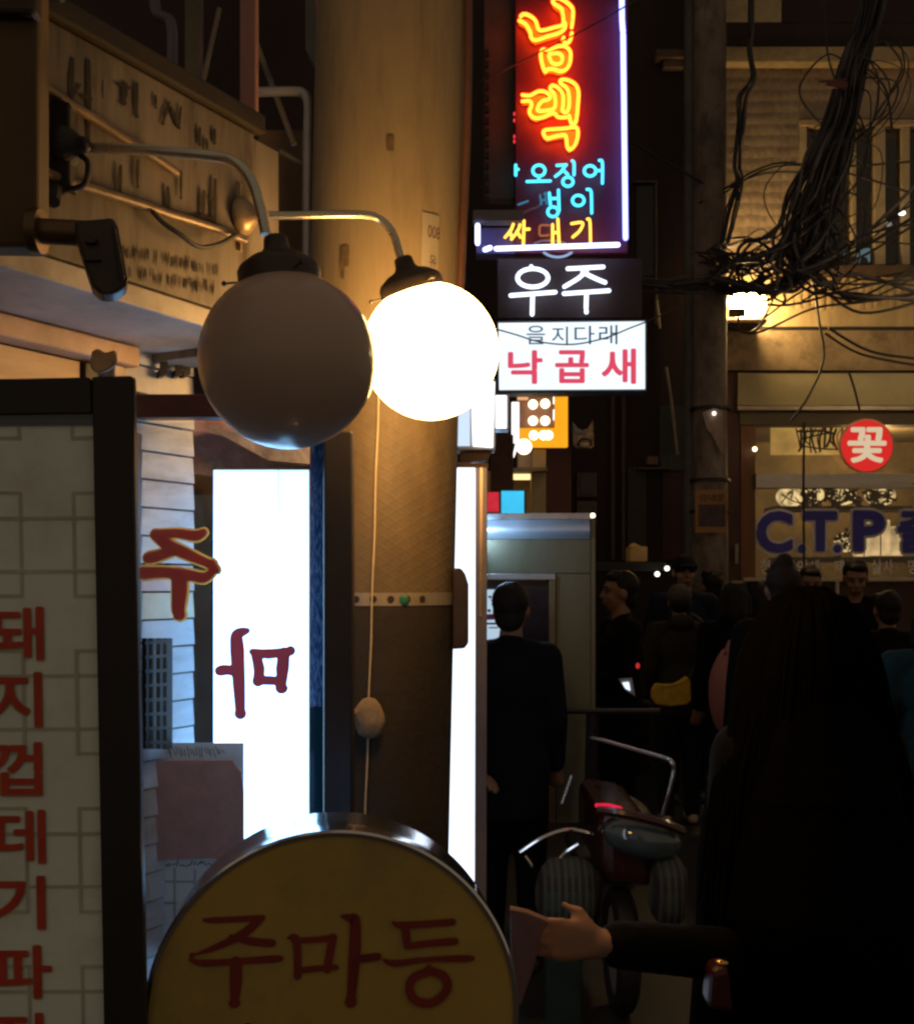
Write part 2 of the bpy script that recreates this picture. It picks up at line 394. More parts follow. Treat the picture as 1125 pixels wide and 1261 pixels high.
mb = MB(); mb.pbox(376, -60, 389, 60, 2.9, .05); mb.poly([P(376, 60, 2.9), P(389, 60, 2.9), P(389, 82, 2.9)], (0, .05, 0)); mb.build('steel_post', mat('pale_steel', (0.16, 0.17, 0.16), .6), shop)
GR = mat('grey_brace_paint', (0.16, 0.15, 0.13), .55, .2, var=.3)
bar(shop, 'brace', P(312, 44, 2.6), P(362, 178, 2.6), .007, GR)
bar(shop, 'brace', P(345, 186, 2.6), P(378, 205, 2.6), .006, GR)
bar(shop, 'brace', P(270, 10, 2.7), P(248, 108, 2.7), .006, GR)
mb = MB(); mb.tube(smoothpts([P(318, 113, 2.55), P(360, 112, 2.55), P(374, 115, 2.55), P(379, 128, 2.55), P(379, 150, 2.55)], 4) + [P(379, 420, 2.55)], .011, 12)
mb.build('drain_pipe', mat('drain_pipe_grey', (0.30, 0.31, 0.36), .3, .4, var=.2), shop, smooth=True)
mb = MB(); mb.tube(smoothpts([P(190, -30, 3), P(192, 14, 3), P(208, 24, 3), P(212, 40, 3)], 5) + [P(212, 95, 3)], .016, 12)
mb.build('drain_pipe', mat('upper_drain', (0.10, 0.10, 0.14), .35, .3), shop, smooth=True)
mb = MB(); mb.pbox(318, 160, 372, 520, 2.75, .04); mb.build('side_wall', mat('side_wall_paint', (0.13, 0.085, 0.05), .8, var=.4, vs=5, bump=.2), shop)

# ------------------------------------------------------------------ flood lamp on the corner post
fl_ = thing('flood_lamp', 'dark outdoor flood lamp hanging on a stub arm from the brown post', 'lamp', P(80, 290, 1.38))
mb = MB(); mb.tube([P(40, 284, 1.40), P(118, 288, 1.40)], .0165, 14); mb.tube([P(38, 284, 1.40), P(52, 284.5, 1.40)], .029, 16)
mb.build('stub_arm', mat('stub_arm_metal', (0.16, 0.10, 0.05), .4, .6, var=.3), fl_, smooth=True, bev=.001)
mb = MB()
outl = [(91, 272), (140, 268), (146, 280), (158, 345), (154, 354), (140, 362), (124, 362), (113, 352), (103, 322), (93, 290)]
mb.poly([P(x, y, 1.36) for x, y in outl], (-.012, .04, 0.0)); hd = mb.build('lamp_head', mat('flood_head', (0.045, 0.035, 0.032), .45, .2, var=.35, vs=20), fl_, bev=.009)
mb = MB(); mb.poly([P(x, y, 1.357) for x, y in [(138, 274), (143, 282), (155, 342), (150, 350), (146, 340)]], (0, -.006, 0)); mb.build('lens_rim', BLACK, hd, bev=.002)
mb = MB(); mb.box(P(112, 297, 1.356), (.014, .008, .006)); mb.box(P(114, 320, 1.357), (.02, .006, .003)); mb.build('bracket_screw', DKMETAL, fl_, bev=.001)

# ------------------------------------------------------------------ the two globe lamps
HOOD = mat('lamp_hood', (0.055, 0.042, 0.036), .45, .3, var=.3, vs=20, bump=.05)
def globe_lamp(px, py, rpx, Y, lit, base_px, base_Y, arm, hood_pts, label, tilt):
    c = P(px, py, Y); r = rpx / F * Y
    root = thing('globe_lamp', label, 'lamp', base_px, 'globe lamps on bent arms')
    mb = MB(); n = 48
    mb.ball(c, r, n)
    gm = em('lit_globe', (1.0, 0.54, 0.165), 25) if lit else mat('unlit_globe', (0.50, 0.39, 0.33), 0.22, var=.05, vs=3, spec=.25)
    mb.build('globe', gm, root, smooth=True)
    ax = Vector(tilt).normalized()
    h = MB(); s = r / 0.125
    prof = [(.057, .098), (.060, .100), (.0605, .128), (.056, .136), (.040, .147), (.024, .153), (.019, .160), (.017, .175), (.013, .178)]
    h.lathe([(a * s * hood_pts, b * s) for a, b in prof], c, ax, 36); h.build('hood', HOOD, root, smooth=True)
    nb = MB()
    for k in range(3):
        th = k * 2.09 + .3; u = ax.orthogonal().normalized(); w = ax.cross(u); d = u * math.cos(th) + w * math.sin(th)
        p0 = c + ax * .117 * s + d * .058 * s * hood_pts; nb.tube([p0, p0 + d * .02 * s], .0016, 6); nb.ball(p0 + d * .022 * s, .004 * s, 8)
    nb.build('thumb_screw', DKMETAL, root, smooth=True)
    a = MB(); a.tube(arm, .0076, 12); a.build('arm', mat('lamp_arm_metal', (0.62, 0.60, 0.50), .28, .9, var=.15), root, smooth=True)
    return root, c, r
# dead globe, nearer
m1 = onfront(C1, 1.60, EYE + (HY - 180) / F * 1.60)
arm1 = [P(92, 181, 1.60)] + smoothpts([P(180, 184, 1.585), P(262, 192, 1.57), P(290, 200, 1.56), P(309, 222, 1.555), P(319, 252, 1.553), P(327, 288, 1.55)], 6)
rt, c1, r1 = globe_lamp(354, 444, 108.5, 1.55, False, m1, 1.6, arm1, .97, 'unlit milky glass globe lamp on a long bent arm from the fascia', (-.10, 0, 1))
mb = MB(); mb.box(P(72, 183, 1.60), (.045, .05, .12), rz=.1); mb.lathe([(.032, 0), (.03, .012), (.014, .03), (.009, .045)], P(76, 181, 1.59), (1, -.25, 0), 20)
mb.build('wall_mount', BLACK, rt, bev=.004)
mb = MB(); mb.tube(smoothpts([P(96, 190, 1.59), P(108, 200, 1.58), P(104, 226, 1.585), P(82, 234, 1.59), P(60, 246, 1.58)], 6), .0042, 8); mb.tube(smoothpts([P(70, 210, 1.6), P(66, 236, 1.58), P(64, 248, 1.57)], 4), .012, 8)
mb.build('supply_cord', CABLE, rt, smooth=True)
# lit globe
m2 = onfront(C1, 1.955, EYE + (HY - 265) / F * 1.955)
arm2 = [P(306, 265, 1.955)] + smoothpts([P(360, 265, 1.98), P(440, 264, 2.02), P(466, 269, 2.04), P(483, 286, 2.045), P(491, 310, 2.05), P(496, 328, 2.05)], 6)
rt, c2, r2 = globe_lamp(530, 433, 83.5, 2.05, True, m2, 1.955, arm2, .98, 'brightly lit globe lamp on a bent arm before the concrete pole', (-.30, -.10, 1))
mb = MB(); mb.lathe([(.034, 0), (.033, .008), (.026, .016), (.012, .03), (.009, .05)], P(297, 266, 1.955), (1, -.3, 0), 20)
mb.box(P(294, 270, 1.957), (.012, .03, .12)); mb.build('wall_mount', mat('mount_brass', (0.38, 0.28, 0.18), .35, .6, var=.3), rt, smooth=True)

# ================================================================== concrete pole
pole = thing('utility_pole', 'thick concrete utility pole standing behind the lit globe lamp', 'pole', (-.19, 2.56, 0))
cy = lambda py: P(482 - py * .022, py, 2.56)
mb = MB(); mb.lathe([(.180, -.05), (.177, 1.0), (.175, EYE + .3), (.173, 3.0), (.169, 7.0)], (0, 0, 0), (0, 0, 1), 48)
mb.v = [v + Vector((cy(HY - (v.z - EYE) / 2.56 * F).x, 2.56, 0)) for v in mb.v]      # the pole leans a little
mb.build('shaft', CONC, pole, smooth=True)
def polept(py, ang, r=.182, px_off=0):
    c = cy(py); r -= .006; return Vector((c.x + math.sin(ang) * r, c.y - math.cos(ang) * r, c.z))
# brown anti-poster sheath with a diamond relief, tarred below the strap
def sheath(name, py0, py1, mm, r):
    mb = MB(); n = 40; rows = 12
    vs = [polept(py0 + (py1 - py0) * i / rows, -math.pi + 2 * math.pi * j / n, r) for i in range(rows + 1) for j in range(n)]
    mb.add(vs, [(i * n + j, i * n + (j + 1) % n, (i + 1) * n + (j + 1) % n, (i + 1) * n + j) for i in range(rows) for j in range(n)])
    return mb.build(name, mm, pole, smooth=True)
shm = mat('sheath_plastic', (0.145, 0.105, 0.062), .6, var=.22, vs=5, dirt=(.09, .06, .035), dirt_amt=.7, ds=8, streak=2)
n, l = shm.node_tree.nodes, shm.node_tree.links
tcx = n.new('ShaderNodeTexCoord'); hts = []
for sg_ in (1, -1):
    mpx = n.new('ShaderNodeMapping'); mpx.inputs['Rotation'].default_value = (0, R(57 * sg_), 0); l.new(tcx.outputs['Object'], mpx.inputs[0])
    w = n.new('ShaderNodeTexWave'); w.bands_direction = 'X'; w.inputs['Scale'].default_value = 15; l.new(mpx.outputs[0], w.inputs[0])
    pw = n.new('ShaderNodeMath'); pw.operation = 'POWER'; pw.inputs[1].default_value = 8; l.new(w.outputs[1], pw.inputs[0]); hts.append(pw)
mxh = n.new('ShaderNodeMath'); mxh.operation = 'MAXIMUM'; l.new(hts[0].outputs[0], mxh.inputs[0]); l.new(hts[1].outputs[0], mxh.inputs[1])
bpn = n.new('ShaderNodeBump'); bpn.inputs['Strength'].default_value = .13; bpn.inputs['Distance'].default_value = .003; l.new(mxh.outputs[0], bpn.inputs['Height']); l.new(bpn.outputs[0], n['Principled BSDF'].inputs['Normal'])
sheath('sheath', 470, 737, shm, .1832)
sheath('tarred_base', 737.5, 1560, mat('tarred_base', (0.034, 0.024, 0.018), .7, var=.3, vs=5, bump=.2, bs=60, dirt=(.02, .015, .012)), .1835)
# perforated strap
mb = MB(); n = 40
def arcband(mb, py0, py1, a0, a1, r):
    k = 24
    for i in range(k):
        A, B = a0 + (a1 - a0) * i / k, a0 + (a1 - a0) * (i + 1) / k
        mb.add([polept(py0, A, r), polept(py0, B, r), polept(py1, B, r), polept(py1, A, r)], [(0, 1, 2, 3)])
arcband(mb, 729, 744, -1.5, 1.5, .1850); sb = mb.build('steel_strap', mat('galvanised', (0.40, 0.33, 0.26), .5, .5, var=.3), pole)
mb = MB()
for i in range(7):
    A = -.62 + i * .21
    for q in range(1):
        mb.add([polept(736.5 + math.sin(t * 2 * math.pi / 10) * 4.2, A + math.cos(t * 2 * math.pi / 10) * .045, .1862) for t in range(10)], [tuple(range(10))])
mb.build('strap_hole', mat('strap_hole_dark', (0.03, 0.02, 0.02), .9), sb)
mb = MB(); mb.ball(polept(737, .38, .186), (.012, .004, .012), 12); mb.build('green_sticker', mat('green_sticker', (0.02, 0.16, 0.09), .5), pole)
mb = MB(); arcband(mb, 728, 734, -.62, -.36, .188); mb.build('paper_scrap', mat('scrap', (.6, .5, .4), .7), pole)
mb = MB(); arcband(mb, 288, 400, .52, .78, .184); npl = mb.build('number_plate', mat('number_plate_paint', (0.42, 0.36, 0.27), .5, var=.15), pole)
for py0, py1, a0, a1 in ((328, 352, -.52, -.40), (352, 366, -.50, -.46), (205, 222, .05, .14), (420, 442, .36, .47)):
    mb = MB(); arcband(mb, py0, py1, a0, a1, .1836); mb.build('sticker_residue', mat('sticker_residue', (0.17, 0.115, 0.06), .8, var=.5, vs=60), pole)
fp = lambda px, py, d=0: polept(py, (px - 482) / 118.0, .1847 + d)
mb = MB(); glyph(mb, '0', (553, 302, 560, 316), fp); glyph(mb, '0', (561, 302, 568, 316), fp, .0003); glyph(mb, '8', (569, 302, 575, 316), fp, .0003); glyph(mb, '유', (556, 336, 570, 350), fp)
mb.build('plate_number', mat('plate_ink', (0.10, 0.07, 0.05), .7), npl)
mb = MB(); mb.tube([polept(y, 1.32, .19) + Vector((.004 * math.sin(y / 90), 0, 0)) for y in range(-150, 420, 30)], .010, 10); mb.build('conduit', mat('brown_conduit', (0.13, 0.06, 0.04), .5, var=.3), pole, smooth=True)
mb = MB(); a = P(567, 700, 2.5); mb.poly([P(x, y, 2.50) for x, y in [(557, 703), (561, 699), (568, 700), (573, 707), (577, 720), (577, 792), (572, 799), (557, 800)]], (0, .08, 0))
mb.build('junction_box', mat('purple_black_plastic', (0.03, 0.02, 0.028), .4), pole, bev=.004)

st = thing('hanging_string', 'pale string with a crumpled paper tag hanging down the concrete pole', 'string', polept(880, -.05, .195))
mb = MB(); mb.tube([polept(y, .02 - .00010 * (y - 500) + .004 * math.sin(y * .05), .1885) for y in range(470, 1010, 18)], .0022, 6); mb.build('string', mat('string_fibre', (0.62, 0.50, 0.34), .8), st)
mb = MB(); c = polept(872, -.005, .199); vs = []
mb.ball(c, (.035, .010, .047), 14)
mb.v = [v + Vector((noise.noise(v * 40) * .008, noise.noise(v * 50 + Vector((3, 0, 0))) * .008 - .004, noise.noise(v * 45 + Vector((0, 7, 0))) * .008)) if (v.z < c.z + .02) else Vector((c.x + (v.x - c.x) * .9, v.y, v.z)) for v in mb.v]
mb.build('paper_tag', mat('tag_paper', (0.26, 0.19, 0.12), .8, var=.35, vs=40, bump=.3), st, smooth=True)

# ================================================================== glass door and what stands behind it
gd = thing('glass_door', 'black framed glass door with red brush letters painted on its pane', 'door', P(290, 1000, 2.03).xy.to_3d())
FRM = mat('door_frame_black', (0.022, 0.02, 0.024), .35, var=.3, vs=6)
mb = MB(); mb.pbox(150, 485, 434, 514, 2.05, .04); mb.build('top_rail', mat('dark_red_rail', (0.045, 0.014, 0.014), .4), gd, bev=.003)
b0 = P(0, 0, 2.05)
mb = MB(); x0, x1 = P(398, 0, 2.05).x, P(434, 0, 2.05).x; mb.box(((x0 + x1) / 2, 2.07, .95), (x1 - x0, .045, 1.9)); mb.build('side_stile', FRM, gd, bev=.004)
mb = MB(); x0, x1 = P(140, 0, 2.05).x, P(168, 0, 2.05).x; mb.box(((x0 + x1) / 2, 2.07, .95), (x1 - x0, .045, 1.9)); mb.build('side_stile', FRM, gd, bev=.004)
x0, x1 = P(168.2, 0, 2.05).x, P(385, 0, 2.05).x
mb = MB(); mb.box(((x0 + x1) / 2, 2.066, .96), (x1 - x0, .005, 1.915)); pane = mb.build('pane', glass('door_glass', (.93, .96, 1), .05, .03), gd)
mb = MB(); mb.box((-.45, 2.07, .06), (.5, .03, .12)); mb.build('bottom_rail', FRM, gd, bev=.004)
fg = flat(2.062)
q = lambda x, y: (160 + x / 4.671, 630 + y / 4.671)
JU = [([q(425, 120), q(380, 140), q(270, 125), q(150, 130)], [8, 11, 9, 8]), ([q(150, 135), q(220, 190), q(320, 240), q(470, 305)], [10, 12, 12, 8]), ([q(250, 225), q(180, 250), q(110, 268)], [10, 11, 12]),
      ([q(80, 355), q(200, 350), q(340, 365), q(430, 380), q(490, 335)], [13, 11, 11, 11, 6]), ([q(285, 370), q(290, 450), q(282, 560), q(288, 590)], [15, 16, 13, 10])]
MA = [([q(675, 685), q(620, 710), q(620, 800), q(630, 1000), q(638, 1160)], [7, 13, 15, 13, 10]), ([q(625, 920), q(560, 910), q(520, 915)], [10, 11, 12]),
      ([q(705, 805), q(800, 818), q(925, 800)], [7, 11, 8]), ([q(725, 820), q(745, 900), q(740, 975)], [10, 12, 11]), ([q(890, 810), q(880, 900), q(875, 1010)], [12, 14, 9]), ([q(730, 972), q(800, 970), q(875, 975)], [9, 10, 9])]
mo, mi = MB(), MB()
for i, (p, w) in enumerate(JU):
    ribbon(mo, fg, p, [x * 1.2 + 4.5 for x in w], .0002 + i * .0003); ribbon(mi, fg, p, [x * 1.2 for x in w], .003 + i * .0003)
for i, (p, w) in enumerate(MA):
    ribbon(mi, fg, p, [x * 1.2 for x in w], .003 + i * .0003)
mo.build('letter_outline', vinyl('orange_vinyl', (0.75, 0.33, 0.06)), pane)
lv = mi.build('letter', vinyl('red_vinyl', (0.66, 0.20, 0.24)), pane)
so = lv.modifiers.new('s', 'SOLIDIFY'); so.thickness = .004; rm_ = lv.modifiers.new('r', 'REMESH'); rm_.mode = 'VOXEL'; rm_.voxel_size = .0011; sm_ = lv.modifiers.new('m', 'SMOOTH'); sm_.iterations = 4
# the light box seen through the pane
lb = thing('light_box', 'tall bright white light box hanging behind the glass door', 'light box', P(320, 1290, 2.27))
zt, zb = P(0, 579, 2.24).z, .75
mb = MB()
for a, b in ((263, 342), (343.3, 379.5)):
    xa, xb = P(a, 0, 2.24).x, P(b, 0, 2.24).x
    mb.box(((xa + xb) / 2, 2.2425, (zt + zb) / 2), (xb - xa, .005, zt - zb))
mb.build('diffuser', em('fluorescent_white', (.40, .80, 1.25), 5.0, var=.05, vs=6, grad=(zt - P(0, 1290, 2.27).z - .16, zt - P(0, 1290, 2.27).z, 1.0, .62)), lb)
xa, xb = P(262.3, 0, 2.25).x, P(380.5, 0, 2.25).x
mb = MB(); mb.box(((xa + xb) / 2, 2.29, (zt + zb) / 2), (xb - xa, .085, zt - zb + .006)); mb.build('casing', ALU, lb, bev=.002)
# cardboard, paper and lattice behind the glass
cb = MB(); o = [(170, 937), (286, 936), (292, 946), (297, 952), (300, 975), (300, 1062), (258, 1057), (170, 1062)]
cb.poly([P(x, y, 2.12) for x, y in o], (0, .006, 0)); cbo = cb.build('cardboard_sheet', mat('brown_cardboard', (0.42, 0.15, 0.11), .75, var=.25, vs=25, bump=.2), bev=.001)
tag(cbo, 'torn brown cardboard sheet leaning behind the glass door', 'cardboard')
pt = thing('paper_banner', 'white paper banner with grey lattice print below the brown cardboard', 'banner', P(215, 1150, 2.135))
mb = MB(); mb.pbox(170, 915, 300, 1175, 2.14, .002); pbn = mb.build('sheet', mat('banner_paper', (0.74, 0.74, 0.72), .6, var=.08), pt)
mb = MB(); fb = flat(2.139)
for i, p in enumerate([[(192, 1072), (192, 1086), (240, 1086)], [(215, 1070), (215, 1150)], [(240, 1072), (240, 1150)], [(180, 1112), (216, 1112)]]): ribbon(mb, fb, p, 3, .0003 * (i + 1), smooth=False)
mb.build('lattice_print', mat('print_grey', (0.40, 0.38, 0.34), .6), pbn)
mb = MB()
for i in range(14):
    x = 200 + i * 4.3; ribbon(mb, fb, [(x, 1066 + random.uniform(-3, 3)), (x + random.uniform(1, 5), 1063 + random.uniform(-4, 4))], 1.6, .0003 * (i % 4 + 1), smooth=False)
for i in range(26):
    x = 185 + i * 3.5; ribbon(mb, fb, [(x, 922 + random.uniform(-3, 3)), (x + random.uniform(1, 4), 930 + random.uniform(-4, 4))], 1.2, .0003 * (i % 4 + 1), smooth=False)
mb.build('printed_marks', mat('print_dark', (0.07, 0.07, 0.09), .6), pbn)
lt = thing('wooden_lattice', 'small black wooden lattice screen fixed on the white planks', 'lattice', P(190, 920, 2.1))
fx = front(C2 - .03)
def latbar(name, a, b, w):
    mb = MB(); A, B = fx(*a), fx(*b); d = (B - A).normalized(); n_ = Vector((NX, NY, 0)); s_ = d.cross(n_) * w / 2
    mb.hexa([A - s_, B - s_, B + s_, A + s_], n_ * .012); mb.build(name, BLACK, lt)
for x in (176, 184, 193, 203): latbar('bar', (x, 786), (x, 922), .006 if x < 200 else .016)
for i in range(8): latbar('bar', (173, 792 + i * 17.5), (205, 789 + i * 17.8), .0055)

# ================================================================== paper sign panel with the menu
pn = thing('menu_panel', 'black framed menu panel of lattice paper with red brush lettering', 'sign', P(60, 1290, 1.4))
Yp = 1.40
def leanx(px, py): return px + (py - 465) * .0185
fpn = lambda px, py, d=0.0: P(leanx(px, py), py, Yp) + Vector((0, -d, 0))
def ppoly(pts, dep, d=0):
    mb = MB(); mb.poly([fpn(x, y, d) for x, y in pts], (0, dep, 0)); return mb
ppoly([(112, 463), (163, 462), (163, 1500), (112, 1500)], .02).build('frame_stile', BLACK, pn, bev=.004)
ppoly([(-190, 470), (111.6, 464), (111.6, 508), (-190, 512)], .02).build('frame_rail', BLACK, pn, bev=.004)
ppoly([(-190, 505), (111.6, 502), (111.6, 1480), (-190, 1480)], .004, -.012).build('paper_sheet', mat('menu_paper', (0.80, 0.94, 0.90), .35, var=.09, vs=4, coat=.3, dirt=(0.52, 0.56, 0.48), dirt_amt=.55, ds=5), pn)
ppoly([(-190, 510), (111.6, 507), (111.6, 522), (-190, 524)], .003, -.008).build('glass_edge', mat('dark_glass_strip', (.10, .12, .14), .1), pn)
mb = MB(); i = 0
fpl = lambda px, py, d=0.0: fpn(px, py, d - .0115)
def lat(pts, w=4.2):
    global i
    ribbon(mb, fpl, pts, w, .0003 + .00025 * (i % 5), smooth=False); i += 1
for k in range(4):
    y0 = 606 + k * 196
    for sx in (0,):
        lat([(112, y0), (84, y0)]); lat([(84, y0), (84, y0 + 128)]); lat([(84, y0 + 128), (112, y0 + 128)])
        lat([(-60, y0 + 32), (111, y0 + 31)]); lat([(-60, y0 + 98), (111, y0 + 97)])
        lat([(-20, y0), (18, y0)]); lat([(18, y0), (18, y0 + 128)]); lat([(18, y0 + 128), (-20, y0 + 128)])
lat([(84, 524), (84, 538)]); lat([(84, 538), (112, 537)]); lat([(18, 524), (18, 538)]); lat([(18, 538), (-20, 538)])
mb.build('lattice_print', mat('lattice_print', (0.52, 0.54, 0.47), .5), pn)
mo, mi = MB(), MB()
for ch, bx in zip('돼지껍데기파전', [(-14, 748, 50, 812), (-14, 829, 48, 895), (-14, 916, 48, 980), (-6, 1000, 52, 1064), (-14, 1082, 52, 1146), (-14, 1168, 60, 1232), (-14, 1252, 52, 1316)]):
    mo, mi = MB(), MB(); sk = (bx[1] - 430) * .0185; bx = (bx[0] - sk, bx[1], bx[2] - sk, bx[3])
    glyph(mo, ch, (bx[0] - 4, bx[1] - 1, bx[2] + 1, bx[3] + 3), fpl, .0018, bold=2.0)
    glyph(mi, ch, bx, fpl, .0025, bold=1.15)
    lo = mi.build('letter', mat('red_print', (0.55, 0.06, 0.035), .45, var=.2, vs=20), pn)
    mo.build('letter_shadow', mat('orange_print', (0.50, 0.20, 0.08), .5), lo)
mb = MB(); mb.poly([P(x, y, 1.41) for x, y in [(112, 432), (120, 428), (128, 434), (141, 430), (143, 446), (132, 456), (118, 459), (110, 452)]], (0, .01, 0))
pt2 = mb.build('tape_scrap', mat('tape', (.55, .35, .2), .6, var=.3, vs=30), pn, bev=.003)

# ================================================================== round sign on its post
rs = thing('round_sign', 'round yellow sign with dark red brush letters and a polished steel rim', 'sign', (P(406, 1259, 1.49).x, 1.49, 0))
cc = P(411, 1252, 1.49); rr = 230.0 / F * 1.49
mb = MB(); mb.lathe([(rr - .007, .001), (rr - .007, .006)], cc + Vector((0, -.004, 0)), (0, 1, 0), 96)
mb.build('face', mat('yellow_acrylic', (0.46, 0.335, 0.085), .3, var=.10, vs=5, coat=.25, dirt=(0.30, 0.235, 0.10), dirt_amt=.6, ds=7), rs, smooth=True)
mb = MB(); mb.lathe([(rr - .008, -.006), (rr - .003, -.0065), (rr, -.003), (rr, .006), (rr - .002, .03), (rr - .002, .125), (rr - .006, .130)], cc, (0, 1, 0), 128, caps=False)
mb.build('rim', CHROME, rs, smooth=True)
mb = MB(); mb.lathe([(.001, .127), (rr - .006, .128), (rr - .006, .129), (.001, .1295)], cc, (0, 1, 0), 64); mb.build('back_plate', ALU, rs)
mb = MB(); mb.box((cc.x, cc.y + .065, (cc.z - rr) / 2), (.05, .05, cc.z - rr)); mb.build('post', STEEL, rs, bev=.004)
mb = MB(); mb.box((cc.x, cc.y + .065, .02), (.35, .35, .04)); mb.build('base_plate', STEEL, rs, bev=.006)
fr = flat(1.49 - .004)
q = lambda x, y: (230 + x / 3.0405, 1100 + y / 3.0405)
L = [([q(70, 85), q(110, 88), q(285, 85)], [3, 7, 7]), ([q(275, 90), q(210, 145), q(110, 190), q(30, 215)], [9, 10, 7, 1.5]), ([q(170, 150), q(240, 170), q(320, 180)], [5, 9, 9]), ([q(20, 230), q(70, 245), q(200, 243), q(350, 238)], [3, 8, 7, 9]), ([q(188, 245), q(188, 320), q(183, 395)], [13, 13, 8]),
     ([q(380, 162), q(410, 170), q(415, 305)], [3, 9, 8]), ([q(400, 172), q(480, 172), q(550, 165)], [6, 7, 7]), ([q(545, 165), q(535, 220), q(525, 285)], [9, 9, 9]), ([q(415, 285), q(480, 280), q(555, 278)], [7, 7, 6]), ([q(575, 85), q(610, 95), q(628, 110), q(625, 250), q(612, 410)], [2, 10, 12, 13, 9]), ([q(620, 245), q(660, 248), q(712, 243)], [8, 9, 9]),
     ([q(770, 115), q(810, 128), q(995, 122)], [3, 8, 8]), ([q(815, 128), q(820, 170), q(825, 205)], [8, 9, 8]), ([q(825, 208), q(900, 200), q(1005, 195)], [7, 8, 9]), ([q(735, 255), q(780, 270), q(900, 260), q(1070, 262)], [3, 8, 6, 9]),
     ([q(905, 300), q(960, 325), q(975, 370), q(940, 412), q(900, 425), q(850, 408), q(832, 365), q(850, 325), q(905, 305)], [10] * 9), ([q(905, 285), q(905, 310)], [5, 8])]
mb = MB()
for i, (p, w) in enumerate(L): ribbon(mb, fr, p, [x * 1.12 for x in w], .0006 + .0002 * i)
mb.build('letter', mat('maroon_print', (0.22, 0.03, 0.025), .4), rs)
mb = MB(); glyph(mb, '노', (296, 1256, 350, 1300), fr, .001, bold=1.5); mb.build('letter', mat('black_print', (0.02, 0.015, 0.01), .4), rs)
rs.rotation_euler = (0, 0, R(6))

# ================================================================== light boxes beyond the pole
l2 = thing('light_box', 'narrow upright light box with aluminium frame beside the concrete pole', 'light box', P(570, 1300, 2.95))
def slant(px, py): return px - (py - 575) * .004
mb = MB(); mb.hexa([P(530, 1300, 2.95), P(583, 1300, 2.95), P(585, 576, 2.95), P(530, 576, 2.95)], (0, .004, 0)); mb.build('diffuser', em('cool_white', (.80, .93, 1.12), 2.1, var=.06, vs=5), l2)
mb = MB(); mb.hexa([P(583.5, 1300, 2.945), P(598, 1300, 2.945), P(600, 574, 2.945), P(585.5, 574, 2.945)], (0, .12, 0)); mb.build('frame', mat('violet_grey_alu', (0.30, 0.28, 0.36), .4, .4, var=.2), l2, bev=.002)
mb = MB(); mb.box((P(560, 0, 2.95).x, 3.076, 1.2), (.115, .004, 1.5)); mb.build('added_rear_diffuser', em('cool_white', (.80, .93, 1.12), 2.1), l2)  # unseen lit back face, added to brighten the kiosk header
mb = MB(); mb.hexa([P(590, 760, 2.94), P(593, 760, 2.94), P(594, 576, 2.94), P(591, 576, 2.94)], (0, -.004, 0)); mb.build('frame_bead', mat('copper_bead', (0.7, 0.5, 0.36), .3, .7), l2)
mb = MB(); mb.pbox(528, 570, 601, 575.6, 2.94, .14); mb.build('top_cap', mat('rust_cap', (0.2, 0.10, 0.07), .6), l2, bev=.002)
l3 = thing('light_box', 'small white light box above the upright one by the pole', 'light box', P(588, 552, 3.0))
mb = MB(); mb.pbox(560, 470, 578.5, 549, 3.0, .005); mb.build('diffuser', em('pale_blue_white', (.62, .76, .92), 1.1), l3)
mb = MB(); mb.hexa([P(582, 549, 3.0), P(606.5, 551, 3.0), P(609, 470, 3.0), P(580, 470, 3.0)], (0, .005, 0)); mb.build('diffuser', em('cool_white'+'_b', (.9, .95, 1.05), 2.4), l3)
mb = MB(); mb.pbox(558, 466, 610, 554, 3.006, .09); mb.build('casing', mat('dull_case', (0.35, 0.33, 0.33), .5), l3, bev=.003)
mb = MB(); mb.poly([P(x, y, 3.05) for x, y in [(566, 556), (607, 553), (600, 566), (566, 572)]], (0, .05, 0)); mb.build('bracket', mat('brown_bracket', (0.12, 0.06, 0.045), .6), l3)
l4 = thing('light_box', 'white square light box tucked under the corner of the menu sign', 'light box', P(618, 528, 3.6))
mb = MB(); mb.pbox(609, 487, 623.5, 527, 3.6, .005); mb.build('diffuser', em('cool_white'+'_c', (.95, .98, 1.05), 2.2), l4)
mb = MB(); mb.pbox(607, 485, 627, 529, 3.607, .08); mb.build('casing', ALU, l4, bev=.003)

# ================================================================== neon blade sign
ns = thing('neon_sign', 'tall blade sign with yellow red neon letters and blue edge tubes', 'neon sign', P(700, 312, 6.1))
YN = 6.0; fn = flat(YN)
mb = MB(); mb.pbox(634, -120, 773, 311, YN + .03, .16); brd = mb.build('board', mat('sign_board_paint', (0.13, 0.018, 0.045), .5, var=.2, vs=5), ns, bev=.006)
mb = MB(); mb.pbox(596, -120, 633.5, 245, YN + .10, .10); mb.build('side_board', mat('grey_shutter', (0.11, 0.09, 0.085), .6, var=.25, vs=6), ns, bev=.004)
def tubes(name, strokes, tf, rpx, m, parent, d=.035, closed=False, k=5):
    for s in strokes:
        cl = closed or (len(s) > 3 and s[0] == s[-1])
        pts = [fn(*tf(*p), d) for p in (s[:-1] if cl and s[0] == s[-1] else s)]
        pts = smoothpts(pts, k, cl)
        mb = MB(); mb.tube(pts, rpx / F * YN, 8, cl)
        if not cl:
            mb.ball(pts[0], rpx / F * YN, 8); mb.ball(pts[-1], rpx / F * YN, 8)
        mb.build(name, m, parent, smooth=True)
z1 = lambda x, y: (625 + x / 7.03, y / 7.03)
z2 = lambda x, y: (625 + x / 7.03, 90 + y / 7.03)
z3 = lambda x, y: (575 + x / 5.357, 190 + y / 5.357)
NEON = em('amber_neon', (1.0, .080, .006), 15)
